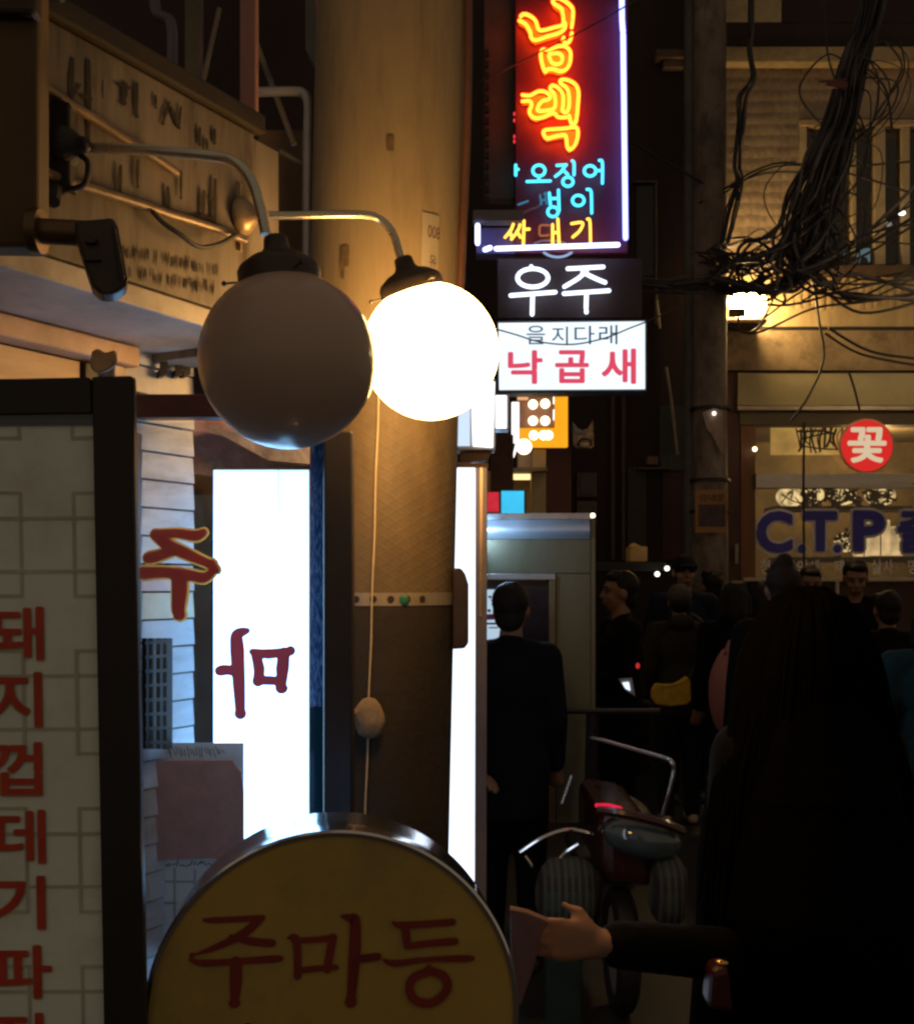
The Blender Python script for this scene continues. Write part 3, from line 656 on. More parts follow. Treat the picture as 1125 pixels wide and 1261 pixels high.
n_top = [(490, 225), (488, 270), (440, 310), (340, 340), (240, 372), (200, 350), (190, 300), (150, 235), (98, 205)]
n_in = [(110, 168), (130, 150), (180, 160), (235, 205), (262, 278), (300, 288), (400, 262), (472, 235), (468, 130), (450, 95), (388, 50), (398, 14), (450, 15), (520, 60), (556, 110), (556, 190), (546, 262)]
mm_o = [(282, 490), (300, 452), (345, 455), (440, 424), (500, 432), (536, 480), (530, 570), (500, 622), (450, 640), (390, 622), (345, 622), (318, 642), (292, 570), (282, 490)]
mm_i = [(352, 500), (380, 488), (430, 486), (464, 512), (460, 560), (420, 580), (375, 562), (352, 500)]
tail = [(548, 312), (532, 375), (502, 400), (472, 372), (478, 350)]
r_a = [(125, 212), (190, 216), (260, 182), (320, 186), (362, 222), (345, 250), (290, 268), (255, 320), (262, 348), (330, 346), (392, 330), (408, 280), (396, 205), (362, 160), (382, 130), (430, 150), (470, 205), (474, 290), (468, 345), (500, 362), (524, 310), (524, 220), (506, 155), (450, 108), (462, 80), (520, 86), (580, 124), (605, 190), (600, 290), (594, 370), (582, 440), (558, 472), (538, 440), (525, 390)]
r_b = [(125, 266), (188, 264), (202, 300), (184, 350), (200, 392), (240, 412), (310, 400), (390, 368), (432, 402), (500, 404)]
gg = [(305, 545), (318, 515), (400, 506), (490, 500), (580, 490), (600, 530), (592, 600), (570, 650), (530, 682), (508, 650), (500, 580), (480, 556), (400, 570), (335, 585), (305, 545)]
tubes('neon_tube', [n_top, n_in, mm_o, mm_i, tail], z1, 2.25, NEON, ns)
tubes('neon_tube', [r_a, r_b, gg], z2, 2.25, NEON, ns)
ORP = mat('orange_letter_paint', (0.85, 0.42, 0.05), .5, var=.1)
mb = MB(); i = 0
for pl, tf in [(list(reversed(n_top)) + list(reversed(n_in[:-1])), z1), (mm_o[:-1], z1), (r_b[:6] + [(392, 360), (474, 330), (520, 330), (540, 430), (580, 440), (602, 280), (605, 190), (580, 124), (520, 86), (462, 80), (510, 160), (470, 205), (430, 150), (382, 130), (362, 160), (362, 222), (320, 186), (260, 182), (190, 216)], z2), (gg[:-1], z2)]:
    mb.poly([fn(*tf(*p), -.012 + .001 * i) for p in pl], (0, .01, 0)); i += 1
mb.build('painted_letter', ORP, brd)
CY = em('cyan_neon', (.10, 1.0, 1.6), 1.6); CYD = em('dim_cyan_neon', (.05, .2, .34), .9)
YE = em('yellow_neon', (1.6, .85, .10), 1.6); YED = em('dim_orange_neon', (.45, .14, .05), .9)
circ = lambda cx, cy_, r, ry=None: [(cx + r * math.cos(t * math.pi / 6), cy_ + (ry or r) * math.sin(t * math.pi / 6)) for t in range(12)] + [(cx + r, cy_)]
def fixc(c): c[-1] = c[0]; return c
tubes('neon_tube', [fixc(circ(470, 122, 40, 36)), [(470, 160), (470, 188)], [(392, 194), (545, 190)],
      [(588, 88), (650, 84)], [(645, 86), (615, 130), (578, 160)], [(625, 115), (660, 148)], [(688, 58), (700, 75), (700, 150)], fixc(circ(660, 195, 34, 30)),
      fixc(circ(805, 124, 38, 34)), [(842, 122), (884, 122)], [(866, 55), (886, 70), (886, 205)], [(318, 86), (318, 152)], [(318, 114), (334, 114)],
      [(538, 268), (545, 345)], [(598, 250), (602, 385)], [(540, 305), (600, 305)], fixc(circ(562, 392, 34, 32)), fixc(circ(728, 318, 38, 34)), [(785, 245), (812, 262), (816, 400)]], z3, 1.75, CY, ns)
tubes('neon_tube', [[(478, 282), (486, 344)], [(512, 268), (520, 340)], [(482, 318), (518, 312)], [(505, 274), (540, 262)], [(335, 345), (398, 322)], [(822, 262), (824, 398)]], z3, 1.3, CYD, ns)
tubes('neon_tube', [[(302, 474), (285, 515), (248, 560)], [(278, 522), (296, 566)], [(346, 478), (330, 520), (290, 572)], [(325, 520), (350, 560)], [(372, 452), (368, 604)], [(370, 508), (406, 506)],
      [(560, 476), (560, 598)], [(560, 530), (596, 528)], [(594, 440), (602, 598)], [(684, 470), (756, 464), (738, 516), (692, 558)], [(788, 440), (804, 455), (808, 590)]], z3, 1.75, YE, ns)
tubes('neon_tube', [[(540, 482), (482, 482), (474, 515), (480, 548), (535, 545)]], z3, 1.3, YED, ns)
WB = em('blue_white_neon', (.40, .46, 2.0), 2.7)
tubes('edge_tube', [[(1010, -1000 * 1.03), (1012, -870)], [(1012, -862), (1018, -780)], [(1019, -765), (1035, 570)]], lambda x, y: z3(x, y), 3.3, WB, ns, d=.05)
tubes('edge_tube', [[(190, 640), (985, 614)], [(68, 488), (68, 604)], [(116, 646), (150, 634)]], z3, 3.0, em('white_neon', (.75, .85, 1.5), 3.0), ns, d=.05)
tubes('edge_tube', [[(505, 655), (545, 676), (595, 684), (645, 676), (685, 655)]], z3, 1.5, em('soft_blue_neon', (.3, .42, .62), 1.1), ns, d=.02)
mb = MB(); mb.pbox(586, 280, 634, 312, YN + .05, .12); mb.build('lower_board', mat('blue_board_paint', (0.10, 0.09, 0.26), .5), ns, bev=.004)
mb = MB(); mb.pbox(582, 258, 645, 272, YN - .04, .08); mb.build('bracket', mat('grey_bracket', (0.20, 0.18, 0.17), .5, .3, var=.2), ns, bev=.004)
mb = MB(); mb.tube(smoothpts([P(644, 262, YN), P(652, 258, YN), P(662, 254, YN), P(668, 246, YN)], 4), .006, 6); mb.tube(smoothpts([P(657, 300, YN), P(668, 296, YN), P(688, 297, YN), P(697, 300, YN)], 4), .006, 6)
mb.build('wiring', mat('pale_wire', (0.30, 0.20, 0.22), .5), ns, smooth=True)
mb = MB()
for i in range(14): mb.pbox(597, 60 + i * 14, 602, 68 + i * 14, YN + .085, .02)
mb.build('mounting_hole', BLACK, ns)
mb = MB()
for y in (140, 148, 168, 174): mb.ball(P(633, y, YN), (.006, .006, .012), 8)
mb.build('tube_end', em('red_tube_end', (1, .05, .06), 1.0), ns)

# white channel letters under it
cl = thing('channel_letter_sign', 'two white lit neon syllables on a dark board below the blade sign', 'neon sign', P(690, 390, 6.1))
mb = MB(); mb.pbox(612, 318, 790, 392, 6.05, .08); mb.build('board', mat('dark_brown_board', (0.045, 0.026, 0.024), .6), cl, bev=.005)
WL = em('white_letter_led', (.85, .95, 1.25), 2.3)
z4 = lambda x, y: (600 + x / 5.357, 310 + y / 5.357)
tubes('letter_tube', [fixc([(297 + 100 * math.cos(t * math.pi / 8), 178 + 60 * math.sin(t * math.pi / 8)) for t in range(17)]), [(287, 104), (289, 116)], [(152, 294), (445, 272)], [(296, 300), (293, 418)],
      [(527, 118), (760, 106)], [(652, 126), (600, 178), (505, 236)], [(625, 140), (700, 178), (772, 208)], [(502, 282), (798, 262)], [(650, 284), (647, 376)], [(649, 394), (649, 404)]], z4, 2.55, WL, cl, d=.02)

# white light box with printed dish names
ms = thing('light_box_sign', 'white horizontal light box with black and big red syllables', 'sign', P(704, 483, 6.05))
mb = MB(); mb.hexa([P(614.5, 480, 6.0), P(794, 479, 6.0), P(794, 395.5, 6.0), P(613.5, 397.5, 6.0)], (0, .004, 0)); mb.build('diffuser', em('sign_white', (.86, .97, 1.06), 1.15, var=.06, vs=3), ms)
mb = MB(); mb.hexa([P(611, 484, 6.006), P(796.5, 482.5, 6.006), P(796.5, 393, 6.006), P(611, 395, 6.006)], (0, .14, 0)); mb.build('casing', mat('navy_case', (0.05, 0.06, 0.09), .5), ms, bev=.006)
fs_ = flat(5.995); mb = MB()
for ch, bx in zip('을지다래', [(648, 401, 671, 424), (679, 402, 699, 424), (707, 401, 732, 424), (737, 400, 760, 424)]): glyph(mb, ch, bx, fs_, .002, offset=.004)
mb.build('letter', em('backlit_ink', (.05, .10, .16), .8), ms)
mb = MB()
for ch, bx in zip('낙곱새', [(625, 431, 668, 473), (683, 431, 725, 472), (740, 429, 783, 473)]): glyph(mb, ch, bx, fs_, .002, bold=1.3)
mb.build('letter', em('backlit_red', (.80, .075, .14), .95), ms)
for nm, pts, lab in (('cable', [(560, 390), (600, 402), (635, 412), (665, 421), (705, 424), (745, 416), (775, 404), (798, 395), (850, 372)], 'thin sagging cable crossing the white light box sign'),
                     ('cable', [(590, 100), (620, 86), (660, 66), (700, 46), (745, 22), (790, -5)], 'thin dark cable slanting across the neon blade sign')):
    mb = MB(); mb.tube(smoothpts([P(x, y, 5.86) for x, y in pts], 5), .0042, 6); tag(mb.build(nm, CABLE, smooth=True), lab, 'cable')

# ================================================================== far building with the lit shop window
YB = 10.0
fb_ = thing('print_shop', 'tiled building with big blue letters on its lit shop window', 'building', (3.2, 10.2, 0))
fB = flat(YB)
m = mat('mosaic_tile', (0.30, 0.225, 0.15), .5, var=.3, vs=3, dirt=(0.14, 0.085, 0.045), ds=2.5)
n, l = m.node_tree.nodes, m.node_tree.links
vo = n.new('ShaderNodeTexVoronoi'); vo.voronoi_dimensions = '2D'; vo.inputs['Scale'].default_value = 1; vo.inputs['Randomness'].default_value = .18
tcx = n.new('ShaderNodeTexCoord'); sxx = n.new('ShaderNodeSeparateXYZ'); cxx = n.new('ShaderNodeCombineXYZ'); l.new(tcx.outputs['Object'], sxx.inputs[0])
for a_, b_, k_ in (('X', 'X', 14.5), ('Z', 'Y', 9.6)):
    mm_ = n.new('ShaderNodeMath'); mm_.operation = 'MULTIPLY'; mm_.inputs[1].default_value = k_; l.new(sxx.outputs[a_], mm_.inputs[0]); l.new(mm_.outputs[0], cxx.inputs[b_])
l.new(cxx.outputs[0], vo.inputs[0])
bpn = n.new('ShaderNodeBump'); bpn.inputs['Strength'].default_value = .45; bpn.inputs['Distance'].default_value = .03; bpn.invert = True
l.new(vo.outputs['Distance'], bpn.inputs['Height']); l.new(bpn.outputs[0], n['Principled BSDF'].inputs['Normal'])
def wallp(name, x0, y0, x1, y1, mm, dep=.25, off=0.0, bev=.004, parent=fb_):
    mb = MB(); mb.pbox(x0, y0, x1, y1, YB - off, dep); return mb.build(name, mm, parent, bev=bev)
XR = 1420
wallp('upper_wall', 884, -420, XR, -2, m)
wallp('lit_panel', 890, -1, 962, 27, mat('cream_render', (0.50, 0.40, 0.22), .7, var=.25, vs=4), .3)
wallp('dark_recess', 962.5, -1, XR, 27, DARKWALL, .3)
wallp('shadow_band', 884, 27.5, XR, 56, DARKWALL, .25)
LEDGE = mat('ledge_render', (0.40, 0.30, 0.16), .7, var=.3, vs=5, dirt=(.12, .08, .05))
wallp('ledge', 884, 56.5, XR, 76, LEDGE, .3, .12, .01)
wallp('tile_wall', 884, 76.5, 984, 338, m)
wallp('tile_wall', 984.5, 76.5, XR, 146, m)
wallp('window_lintel', 984.5, 146.5, XR, 154, LEDGE, .3, .03)
# upper window
WF = mat('window_frame_cream', (0.42, 0.33, 0.19), .5, var=.2)
uw = wallp('window_sill', 984.5, 326, XR, 338, mat('sill_dark', (0.10, 0.06, 0.035), .7, var=.3), .35, .1)
for i, (a, b) in enumerate([(984.5, 993), (1049, 1054), (1077, 1090), (1110, 1120), (1160, 1168), (1210, 1218), (1290, 1300)]):
    wallp('window_mullion', a, 154.5, b, 325.5, WF, .12, .01)
dg = glass('dark_window_glass', (.55, .5, .45), .08)
for a, b in ((993, 1049), (1054, 1077), (1090, 1110), (1120, 1160), (1168, 1210), (1218, 1290)):
    mb = MB(); A, B = P(a + .3, 325, YB + .06), P(b - .3, 155, YB + .06); mb.box(((A.x + B.x) / 2, A.y, (A.z + B.z) / 2), (B.x - A.x, .01, B.z - A.z)); mb.build('window_pane', dg, fb_)
mb = MB(); mb.pbox(984, 150, XR, 330, YB + 1.2, .1); mb.build('room_back_wall', mat('room_dark', (0.03, 0.022, 0.016), .9), fb_)
mb = MB(); mb.pbox(1000, 229, 1024, 233, YB + .6, .2); mb.pbox(1012, 287, 1068, 290, YB + .6, .2); mb.pbox(990, 250, 1070, 272, YB + .7, .2)
mb.build('room_shelf', mat('shelf_olive', (0.30, 0.27, 0.16), .6), fb_)
ts = MB(); ts.poly([P(x, y, YB + .5) for x, y in [(1034, 312), (1050, 306), (1079, 305), (1079, 320), (1070, 322), (1068, 316), (1060, 315), (1058, 323), (1048, 314)]], (0, .02, 0))
ts.build('lit_screen', em('window_cyan', (.30, .62, .85), .9), fb_)
mb = MB(); mb.ball(P(1110, 262, YB - .1), (.035, .02, .022), 10); mb.build('small_spot', em('spot_white', (1, .95, .85), 3), fb_, smooth=True)
# ribbed apron under the window
mb = MB()
rb = mat('apron_render', (0.50, 0.37, 0.19), .7, var=.25, vs=4, dirt=(.2, .13, .07), streak=4)
wallp('apron_wall', 884, 338.5, XR, 402, rb)
for i in range(26):
    mb = MB(); x = 962 + i * 9.5; mb.pbox(x, 340, x + 4.5, 374 + (i * 7 % 9), YB - .012, .02); mb.build('rib', rb, fb_)
wallp('dark_string_course', 884, 402.5, XR, 406, BLACK, .3, .02)
wallp('awning_board', 893, 406.5, XR, 456, mat('grimy_board', (0.30, 0.215, 0.12), .7, var=.4, vs=3, dirt=(.05, .035, .025), dirt_amt=.8, ds=2.5), .3, .06)
wallp('sign_board', 908, 459, XR, 499, mat('blank_sign_board', (0.42, 0.36, 0.19), .5, var=.15, vs=2), .25, .04)
wallp('sign_board_rail', 908, 499.5, XR, 505, mat('pale_rail', (0.42, 0.36, 0.28), .4, .4), .3, .07)
wallp('header', 908, 505.5, XR, 523, mat('header_olive', (0.16, 0.125, 0.07), .6, var=.2), .2)
wallp('pilaster', 884, 406.5, 892.5, 1000, mat('brown_pilaster', (0.10, 0.045, 0.03), .6, var=.4, vs=6, streak=5), .3, .02)
wallp('pilaster', 893, 456.5, 911, 1000, mat('brown_pilaster', (0.1, 0.045, 0.03)), .25)
wallp('door_jamb', 911.5, 523.5, 930, 715, mat('orange_brown_wood', (0.20, 0.085, 0.03), .5, var=.3, vs=8, streak=6), .15, .01)
wallp('mullion', 930.3, 583, XR, 601, mat('satin_steel', (0.6, 0.56, 0.48), .3, .9, var=.15, vs=3, streak=.2), .12, .05)
wallp('sill', 915, 711.5, XR, 715, mat('white_sill', (0.62, 0.56, 0.46), .5), .2, .05)
wallp('base_wall', 911.5, 716, XR, 1000, mat('base_wall_brown', (0.07, 0.035, 0.025), .7, var=.3), .2)
wallp('base_post', 1029, 716, 1033, 760, mat('white_sill', (0.6, .5, .4)), .1, .04)
sg = glass('shop_glass', (.95, .92, .85), .06)
for y0, y1 in ((523.5, 582.5), (601.5, 711)):
    mb = MB(); A, B = P(930.5, y1, YB + .05), P(XR, y0, YB + .05); mb.box(((A.x + B.x) / 2, A.y, (A.z + B.z) / 2), (B.x - A.x, .01, B.z - A.z)); mb.build('shop_pane', sg, fb_)
rm = mat('shop_room_wall', (0.13, 0.095, 0.045), .8, var=.5, vs=3, dirt=(.03, .02, .012), ds=2)
mb = MB(); mb.pbox(905, 480, XR + 160, 800, YB + 2.2, .1); mb.build('shop_back_wall', rm, fb_)
mb = MB(); a = P(909, 0, YB + .3); mb.box((a.x - .05, YB + 1.25, 2.2), (.08, 2.0, 3.0)); mb.build('shop_side_wall', rm, fb_)
mb = MB(); mb.box((4.5, YB + 1.25, 3.2), (5.5, 2.0, .08)); mb.build('shop_ceiling', rm, fb_)
mb = MB(); mb.pbox(949, 524, 1046, 560, YB + .5, .02); mb.build('lit_blind', em('blind_glow', (1, .60, .17), .42, var=.35, vs=5), fb_)
BR = mat('dry_twig', (0.035, 0.024, 0.016), .8)
# plant silhouettes, lanterns and boxes inside
dp = thing('dried_branch', 'tangle of dried twigs in front of the lit blind in the shop window', 'branch', P(1015, 560, YB + .3))
mb = MB()
for i in range(16):
    x = 980 + i * 4.2 + random.uniform(-2, 2); pts = [P(x, 525 + random.uniform(-2, 4), YB + .35), P(x + random.uniform(-5, 5), 540, YB + .33), P(x + random.uniform(-6, 6), 552 + random.uniform(-4, 6), YB + .35)]
    mb.tube(smoothpts(pts, 3), random.uniform(.006, .014), 5)
for i in range(3):
    y = 531 + i * 9; mb.tube(smoothpts([P(976 + random.uniform(-3, 9), y, YB + .34), P(992, y + random.uniform(-7, 7), YB + .33), P(1012, y + random.uniform(-7, 7), YB + .36), P(1030 + random.uniform(-5, 8), y + random.uniform(-8, 8), YB + .34)], 3), random.uniform(.006, .012), 5)
mb.build('twig', BR, dp, stuff=True)
LAN = em('paper_lantern_glow', (1, .76, .38), .72, var=.75, vs=11)
for px, py, w, h, lab in ((972, 612, 17, 13, 'pale round paper lantern nearest the door jamb on the upper shelf'), (1002, 609, 12, 11, 'small round paper lantern half hidden by dark leaves'),
                        (1037, 610, 17, 12, 'wide paper lantern on the shelf above the letter gap'), (1083, 610, 19, 13, 'broad paper lantern at the far end of the shelf'),
                        (1040, 668, 13, 12, 'low paper lantern behind the last dot of the lettering')):
    r_ = thing('paper_lantern', lab, 'lantern', P(px, py + h, YB + .7), 'paper lanterns in the shop window')
    mb = MB(); c = P(px, py, YB + .7); k_ = (YB + .7) / F
    mb.ball(c, (w * k_, .12, h * k_), 20); mb.build('lantern_shade', LAN, r_, smooth=True)
    mb = MB()
    for q in range(5): mb.tube(smoothpts([c + Vector((random.uniform(-w, w) * k_, -.13, random.uniform(-h, h) * k_)) for _ in range(3)], 4), .006, 5)
    mb.build('twig', BR, r_)
lf = thing('leafy_branch', 'dark leafy branches hanging in front of the paper lanterns in the window', 'branch', P(1030, 628, YB + .4))
mb = MB()
for i in range(13):
    x = 985 + i * 9 + random.uniform(-5, 5); pts = smoothpts([P(x, 600, YB + .42), P(x + random.uniform(-8, 8), 611, YB + .4), P(x + random.uniform(-12, 12), 624, YB + .42)], 5); mb.tube(pts, .007, 5)
    for p in pts[2:]:
        for q in range(2):
            u = Vector((random.uniform(-1, 1), random.uniform(-.4, .4), random.uniform(-1, .4))).normalized() * random.uniform(.03, .065); w_ = u.cross(Vector((0, 1, 0))) * .35
            mb.add([p, p + u * .5 + w_, p + u, p + u * .5 - w_], [(0, 1, 2, 3)])
for i in range(9):
    x = random.uniform(1030, 1060); y = random.uniform(655, 684); p = P(x, y, YB + .45)
    for q in range(3):
        u = Vector((random.uniform(-1, 1), random.uniform(-.4, .4), random.uniform(-1, 1))).normalized() * .06; w_ = u.cross(Vector((0, 1, 0))) * .35
        mb.add([p, p + u * .5 + w_, p + u, p + u * .5 - w_], [(0, 1, 2, 3)])
mb.build('leaves', BR, lf, stuff=True)
sh_ = thing('window_shelf', 'dark shelf carrying lanterns behind the shop glass', 'shelf', P(1030, 625, YB + .75))
mb = MB(); mb.pbox(955, 623, XR, 628, YB + .5, .4); mb.build('board', BLACK, sh_); mb = MB(); mb.pbox(960, 686, XR, 692, YB + .5, .4); mb.build('board', BLACK, sh_)
for px0, py0, px1, py1, col, lab in ((1072, 640, 1096, 684, (1, .80, .45), 'bright upright paper box behind the P on the window'), (1098, 648, 1125, 684, (1, .8, .45), 'second glowing paper box beside the cut-off syllable'), (1056, 646, 1071, 685, (1, .72, .35), 'narrow glowing paper box touching the P stem')):
    o = MB(); o.pbox(px0, py0, px1, py1, YB + .65, .15); r_ = thing('paper_box', lab, 'box', P(px0, py1, YB + .7), 'glowing boxes in the shop window'); o.build('shade', em('paper_box_glow', (1, .72, .38), .62, var=.5, vs=6), r_, bev=.01)
    o = MB(); o.pbox((px0 + px1) / 2 - .5, py0, (px0 + px1) / 2 + .8, py1, YB + .64, .005); o.build('spine', BR, r_)
# lettering on the glass
fg2 = flat(YB)
for ch, bx in (('C', (932, 629, 977, 681)), ('.', (983, 670, 993, 681)), ('T', (990, 629, 1032, 679)), ('.', (1027, 670, 1037, 681)), ('P', (1051, 628, 1091, 679)), ('출', (1106, 624, 1160, 681)), ('력', (1168, 624, 1222, 681))):
    mo, mi = MB(), MB(); lat_ = ch in 'C.TP'
    glyph(mo, ch, (bx[0] - 3.4, bx[1] - 3.4, bx[2] + 3.4, bx[3] + 3.4), fg2, -.036, bold=(4.9 if lat_ else 5.4), offset=.02 if lat_ else 0)
    glyph(mi, ch, bx, fg2, -.025, bold=(1.4 if lat_ else 2.2), offset=.02 if lat_ else 0)
    lo = mi.build('letter', mat('royal_blue', (0.06, 0.055, 0.42), .4), fb_)
    mo.build('letter_outline', mat('grey_outline', (0.86, 0.80, 0.80), .5), lo)
for i, ch in enumerate('청사진인쇄·제본·실사·명함·대형'):
    mb = MB(); x = 936 + i * 15.2; glyph(mb, ch, (x, 689 if ch != '·' else 697, x + (12.5 if ch != '·' else 3), 707 if ch != '·' else 700), fg2, -.02, bold=.45)
    mb.build('small_letter', mat('grey_letter', (0.82, 0.78, 0.74), .5), fb_)
mb = MB(); mb.ball(P(929, 553, YB - .12), .022, 10); tag(mb.build('indicator_bulb', em('bulb_warm', (1, .75, .45), 4), smooth=True), 'tiny bright bulb hanging by the orange brown door jamb', 'bulb')
cs = thing('round_shop_sign', 'round red disc sign with one white syllable in the window', 'sign', P(1067, 582, YB - .05))
mb = MB(); c = P(1067, 549, YB - .06); k_ = YB / F
mb.lathe([(33.5 * k_, 0), (33.5 * k_, .03)], c, (0, 1, 0), 48); mb.build('rim', mat('pink_rim', (0.75, 0.38, 0.28), .4), cs, bev=.003)
mb = MB(); mb.lathe([(31.2 * k_, -.006), (31.2 * k_, .0)], c, (0, 1, 0), 48); mb.build('disc', em('backlit_disc', (.70, .025, .02), .95), cs)
mb = MB(); glyph(mb, '꽃', (1043, 526, 1091, 570), flat(YB - .07), .004, bold=1.5); mb.build('letter', em('cream_letter', (.80, .62, .40), .85), cs)
# assumed interior lamp: a bare unseen light added to brighten the shop room
il = bpy.data.lights.new('assumed_shop_lamp', 'POINT'); il.energy = 60; il.color = (1, .70, .33); il.shadow_soft_size = .15
ilo = bpy.data.objects.new('assumed_shop_lamp', il); COL.objects.link(ilo); ilo.location = P(1075, 560, YB + 1.1); ilo.parent = fb_; ilo.matrix_parent_inverse = Matrix.Translation(-OFF[fb_.name])

# floodlight of the building
wf = thing('wall_floodlight', 'blazing warm floodlight under the cable tangle on the tiled building', 'lamp', P(917, 380, YB - .2))
GLW = em('flood_glow', (1, .66, .27), 120)
mb = MB(); k_ = YB / F
for px, py, rx, rz in ((905, 371, 9, 12), (920, 368, 11, 11), (934, 373, 9, 10), (913, 381, 14, 10), (930, 382, 11, 8)): mb.ball(P(px, py, YB - .36), (rx * k_, .07, rz * k_), 16)
mb.build('lamp_cluster', GLW, wf, smooth=True)
mb = MB(); mb.pbox(898, 379, 918, 389, YB - .52, .05); mb.tube([P(909, 389, YB - .5), P(909, 402, YB - .36)], .012, 6); mb.build('lamp_head', DKMETAL, wf, bev=.004)
mb = MB(); mb.pbox(896, 393, 944, 397, YB - .4, .4); mb.build('bracket', DKMETAL, wf)
assumed_flood = copy_tree(wf); assumed_flood.location.x += 1.75; assumed_flood.location.y -= 1.7; assumed_flood.location.z -= .35  # assumed lamp, added out of view to light the shop front and lettering
for ch in assumed_flood.children:
    if ch.name.startswith('lamp_cluster'):
        ch.data = ch.data.copy(); ch.data.materials[0] = em('assumed_flood_glow', (1, .70, .36), 32)
assumed_flood['label'] = 'assumed second floodlight out of view, added to light the tiled building and its blue letters'

# ================================================================== dark building in the middle
db = thing('dark_building', 'unlit dark brown building closing the alley behind the crowd', 'building', (1.5, 9.7, 0))
def dpart(name, x0, y0, x1, y1, mm, off=0.0, dep=.2, Y=9.6):
    mb = MB(); mb.pbox(x0, y0, x1, y1, Y - off, dep); return mb.build(name, mm, db, bev=.004)
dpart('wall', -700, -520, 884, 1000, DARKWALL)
dpart('cornice', 808, 60, 846, 70, mat('pale_brown_moulding', (0.13, 0.08, 0.055), .7, var=.3), .12)
dpart('cornice', 817, 70.5, 842, 82, mat('cornice_low', (0.17, 0.11, 0.075), .7, var=.3), .08)
dpart('pilaster', 660, 548, 703, 1000, mat('red_brown_render', (0.15, 0.065, 0.05), .8, var=.25, vs=4), .3, .3)
GD = mat('green_black_panel', (0.035, 0.04, 0.03), .6, var=.4, vs=4)
dpart('shutter', 772, 575, 796, 680, GD, .03); dpart('shutter', 812, 500, 846, 580, mat('bluish_panel', (.045, .05, .045), .6, var=.5, vs=7), .05)
dpart('frame_post', 752, 480, 757, 690, mat('dark_brown_post', (.07, .04, .035), .6), .06); dpart('frame_post', 765, 480, 770, 690, mat('dark_brown_post', (.07, .04, .035)), .06)
dpart('frame_post', 848, 690 - 300, 852, 1000, mat('dark_brown_post', (.07, .04, .035)), .03)
dpart('ledge', 785, 575, 826, 578, mat('ledge_grey', (.09, .07, .06), .6), .12); dpart('wall_box', 797, 562, 810, 572, mat('box_pinkish', (.2, .12, .1), .6), .12)
dpart('wall_panel', 815, 580, 846, 690, mat('maroon_panel', (.06, .025, .025), .7, var=.3), .03)
for y in (582, 617): dpart('window_frame', 710, y, 735, y + 30, mat('purple_brown_frame', (.085, .055, .06), .4), .05); dpart('window_glass', 714, y + 4, 731, y + 27, mat('black_gloss', (.02, .015, .018), .08), .06)
dpart('upper_window', 783, 225, 806, 340, mat('upper_window_dark', (.018, .016, .02), .3), .02)
dpart('window_surround', 780, 222, 809, 224.5, mat('surround', (.12, .08, .06), .6), .06); dpart('window_surround', 806.5, 225, 809, 400, mat('surround', (.12, .08, .06)), .06)
mb = MB(); mb.tube([P(808, 370, 9.4), P(812, 404, 9.4)], .012, 8); mb.tube([P(820, 452, 9.4), P(826, 490, 9.4), P(834, 560, 9.4)], .012, 8); mb.build('pipe', mat('pale_pipe', (.32, .26, .2), .5), db, smooth=True)
cf = thing('painted_mask', 'small cat eared painted board hanging beside the orange lamp sign', 'mask', P(718, 552, 9.2))
mb = MB(); mb.poly([P(x, y, 9.2) for x, y in [(705, 520), (711, 527), (717, 530), (724, 527), (730, 517), (731, 549), (728, 552), (709, 551), (706, 547)]], (0, .05, 0))
mb.build('board', mat('ochre_mottled', (.55, .40, .22), .6, var=.8, vs=22), cf, bev=.003)
mb = MB(); mb.poly([P(x, y, 9.19) for x, y in [(706, 522), (711, 528), (711, 534), (707, 533)]], (0, .008, 0)); mb.poly([P(x, y, 9.19) for x, y in [(716, 531), (722, 529), (722, 535), (717, 535)]], (0, .008, 0)); mb.build('blue_patch', mat('blue_grey_patch', (.30, .36, .48), .6), cf)
mb = MB(); mb.ball(P(719, 548, 9.19), (.045, .015, .022), 12); mb.build('muzzle', mat('cream_muzzle', (.7, .6, .45), .6), cf, smooth=True)
mb = MB(); mb.tube(smoothpts([P(711, 549, 9.18), P(714, 542, 9.18), P(720, 540, 9.18), P(727, 543, 9.18), P(728, 549, 9.18)], 4), .008, 6); mb.build('mouth_line', BLACK, cf)
gl = thing('small_lamp', 'tiny bare bulb glinting beside the corner of the steel kiosk', 'lamp', P(730, 640, 8.9))
mb = MB(); mb.ball(P(729.5, 635, 8.9), .022, 10); mb.build('bulb', em('bulb_cream', (1, .9, .7), 3), gl, smooth=True); mb = MB(); mb.ball(P(731, 641, 8.9), (.03, .02, .03), 8); mb.build('socket', DKMETAL, gl, smooth=True)
for x, y, nm in ((855, 323, 'twin white spot lamp on the far wall above the street pole'), (869, 324, 'smaller white spot lamp beside the twin one on the far wall')):
    mb = MB(); mb.ball(P(x, y, 9.3), (.022, .02, .026), 10); tag(mb.build('spot_lamp', em('spot_cold', (.9, 1, 1.1), 4), smooth=True), nm, 'lamp')
bx_ = MB(); bx_.pbox(775, 673, 797, 692, 8.6, .2); bx_.poly([P(775, 673, 8.6), P(797, 676, 8.6), P(780, 668, 8.7)], (0, .1, 0)); tag(bx_.build('lit_box', mat('tan_box', (.75, .5, .2), .6), bev=.01), 'tan carton glowing in the dark doorway behind the crowd', 'box')
aw = MB(); aw.hexa([P(732, 705, 8.4), P(826, 705, 8.4), P(818, 692, 8.4), P(732, 692, 8.4)], (0, .6, 0)); tag(aw.build('awning', BLACK, bev=.01), 'black flat awning edge above the heads of the crowd', 'awning')
